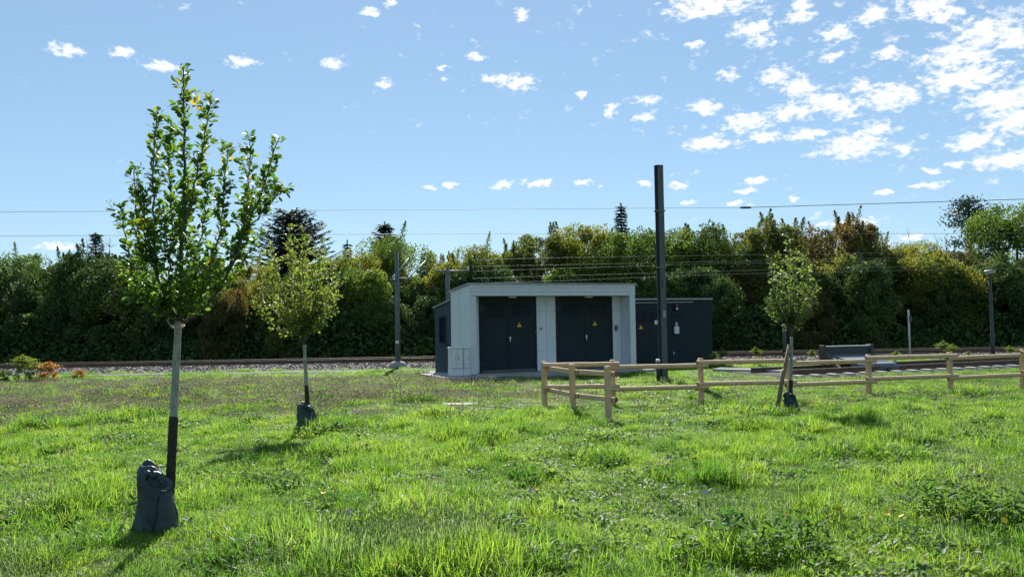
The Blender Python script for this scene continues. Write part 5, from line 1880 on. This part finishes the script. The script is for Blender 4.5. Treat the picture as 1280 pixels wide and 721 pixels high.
# flowers one can pick out
def flowers():
    rng = np.random.default_rng(9)
    m = MB()
    for k in range(9):
        a = 6.283 * k / 9
        c, s_ = math.cos(a), math.sin(a)
        m.poly([(0, 0, .0), (c * .018 - s_ * .007, s_ * .018 + c * .007, .006), (c * .026, s_ * .026, .009), (c * .018 + s_ * .007, s_ * .018 - c * .007, .006)], [(0, 1, 2, 3)])
    hd = m.mesh('flower_head', M_PETAL)
    stm = MB().tube([(0, 0, -.22), (.01, 0, -.1), (0, 0, 0)], .0025, 5, False).mesh('stem', M_STEM)
    spots = [(1108, 641, 'orange-yellow flower in the right foreground, upper of a close pair'), (1116, 634, 'orange-yellow flower in the right foreground, highest of its cluster'), (1055, 646, 'yellow flower left of the flower cluster in the right foreground'), (1048, 636, 'small yellow flower at the upper left of the right cluster'),
             (1100, 626, 'small yellow flower above the right cluster'), (1127, 645, 'yellow flower at the right end of the cluster'), (984, 641, 'lone orange-yellow flower below the fence'), (1255, 650, 'orange flower on the dark weeds at the right edge'), (1225, 648, 'yellow flower left of the dark weeds'),
             (784, 587, 'yellow flower in the middle meadow, left of two'), (812, 589, 'yellow flower in the middle meadow, right of two'), (799, 521, 'yellow flower just before the fence enclosure'), (838, 519, 'yellow flower right of the enclosure'), (672, 610, 'orange flower amid the centre meadow'),
             (493, 704, 'yellow flower at the bottom edge, left of centre'), (504, 692, 'yellow flower near the bottom edge'), (471, 616, 'pale yellow flower before the dandelion clock, right'), (96, 667, 'yellow flower beside the large watering bag'), (272, 673, 'yellow flower right of the large watering bag'),
             (63, 663, 'yellow flower left of the large watering bag'), (418, 612, 'yellow flower cluster head before the round tree'), (404, 615, 'yellow flower left of the cluster before the round tree'), (1085, 642, 'yellow flower between the two right clusters')]
    for i, (px, py, lab) in enumerate(spots):
        g = gnd(px, py, .17)
        t = thing('yellow_flower', lab, 'flower', g, i * .9, 'yellow flowers in the meadow')
        s = rng.uniform(.8, 1.1)
        h = link(bpy.data.objects.new('flower_head', hd), t)
        h.scale = (s, s, 1)
        h.rotation_euler = (R(rng.uniform(25, 60)), 0, 0)
        link(bpy.data.objects.new('stem', stm), t)
    # dandelion clock
    g = gnd(435.5, 638, .24)
    t = thing('dandelion_clock', 'white dandelion seed head on a bare stalk in the near meadow', 'flower', g)
    n = 240
    u = rng.normal(size=(n, 3))
    u /= np.linalg.norm(u, axis=1)[:, None]
    V, Q, _ = scatter(NEED_V * np.array([1, .5, 1]), NEED_Q, None, u * .008, frames(u, rng.normal(size=(n, 3))), np.full(n, .019))
    link(bpy.data.objects.new('seed_ball', np_mesh('seed_ball', V, Q, None, M_FLUFF)), t)
    MB().tube([(0, 0, 0), (.004, 0, -.12), (.012, 0, -.28)], .003, 6).build('stalk', M_TIE, t, True)
    lm = MB()
    for k in range(8):
        a = 6.283 * k / 8
        c, s_ = math.cos(a), math.sin(a)
        lm.poly([(0, 0, 0), (c * .014 - s_ * .007, s_ * .014 + c * .007, .004), (c * .021, s_ * .021, .004), (c * .014 + s_ * .007, s_ * .014 - c * .007, .004)], [(0, 1, 2, 3)])
    lh = lm.mesh('flower_head', M_LILAC)
    for px, py, lab in ((881, 615, 'pale lilac flower in the meadow right of centre'), (663, 613, 'pale lilac flower beside the orange flower at the centre')):
        g = gnd(px, py, .2)
        t = thing('lilac_flower', lab, 'flower', g)
        h = link(bpy.data.objects.new('flower_head', lh), t)
        h.rotation_euler = (R(50), 0, 0)
        link(bpy.data.objects.new('stem', stm), t)


flowers()
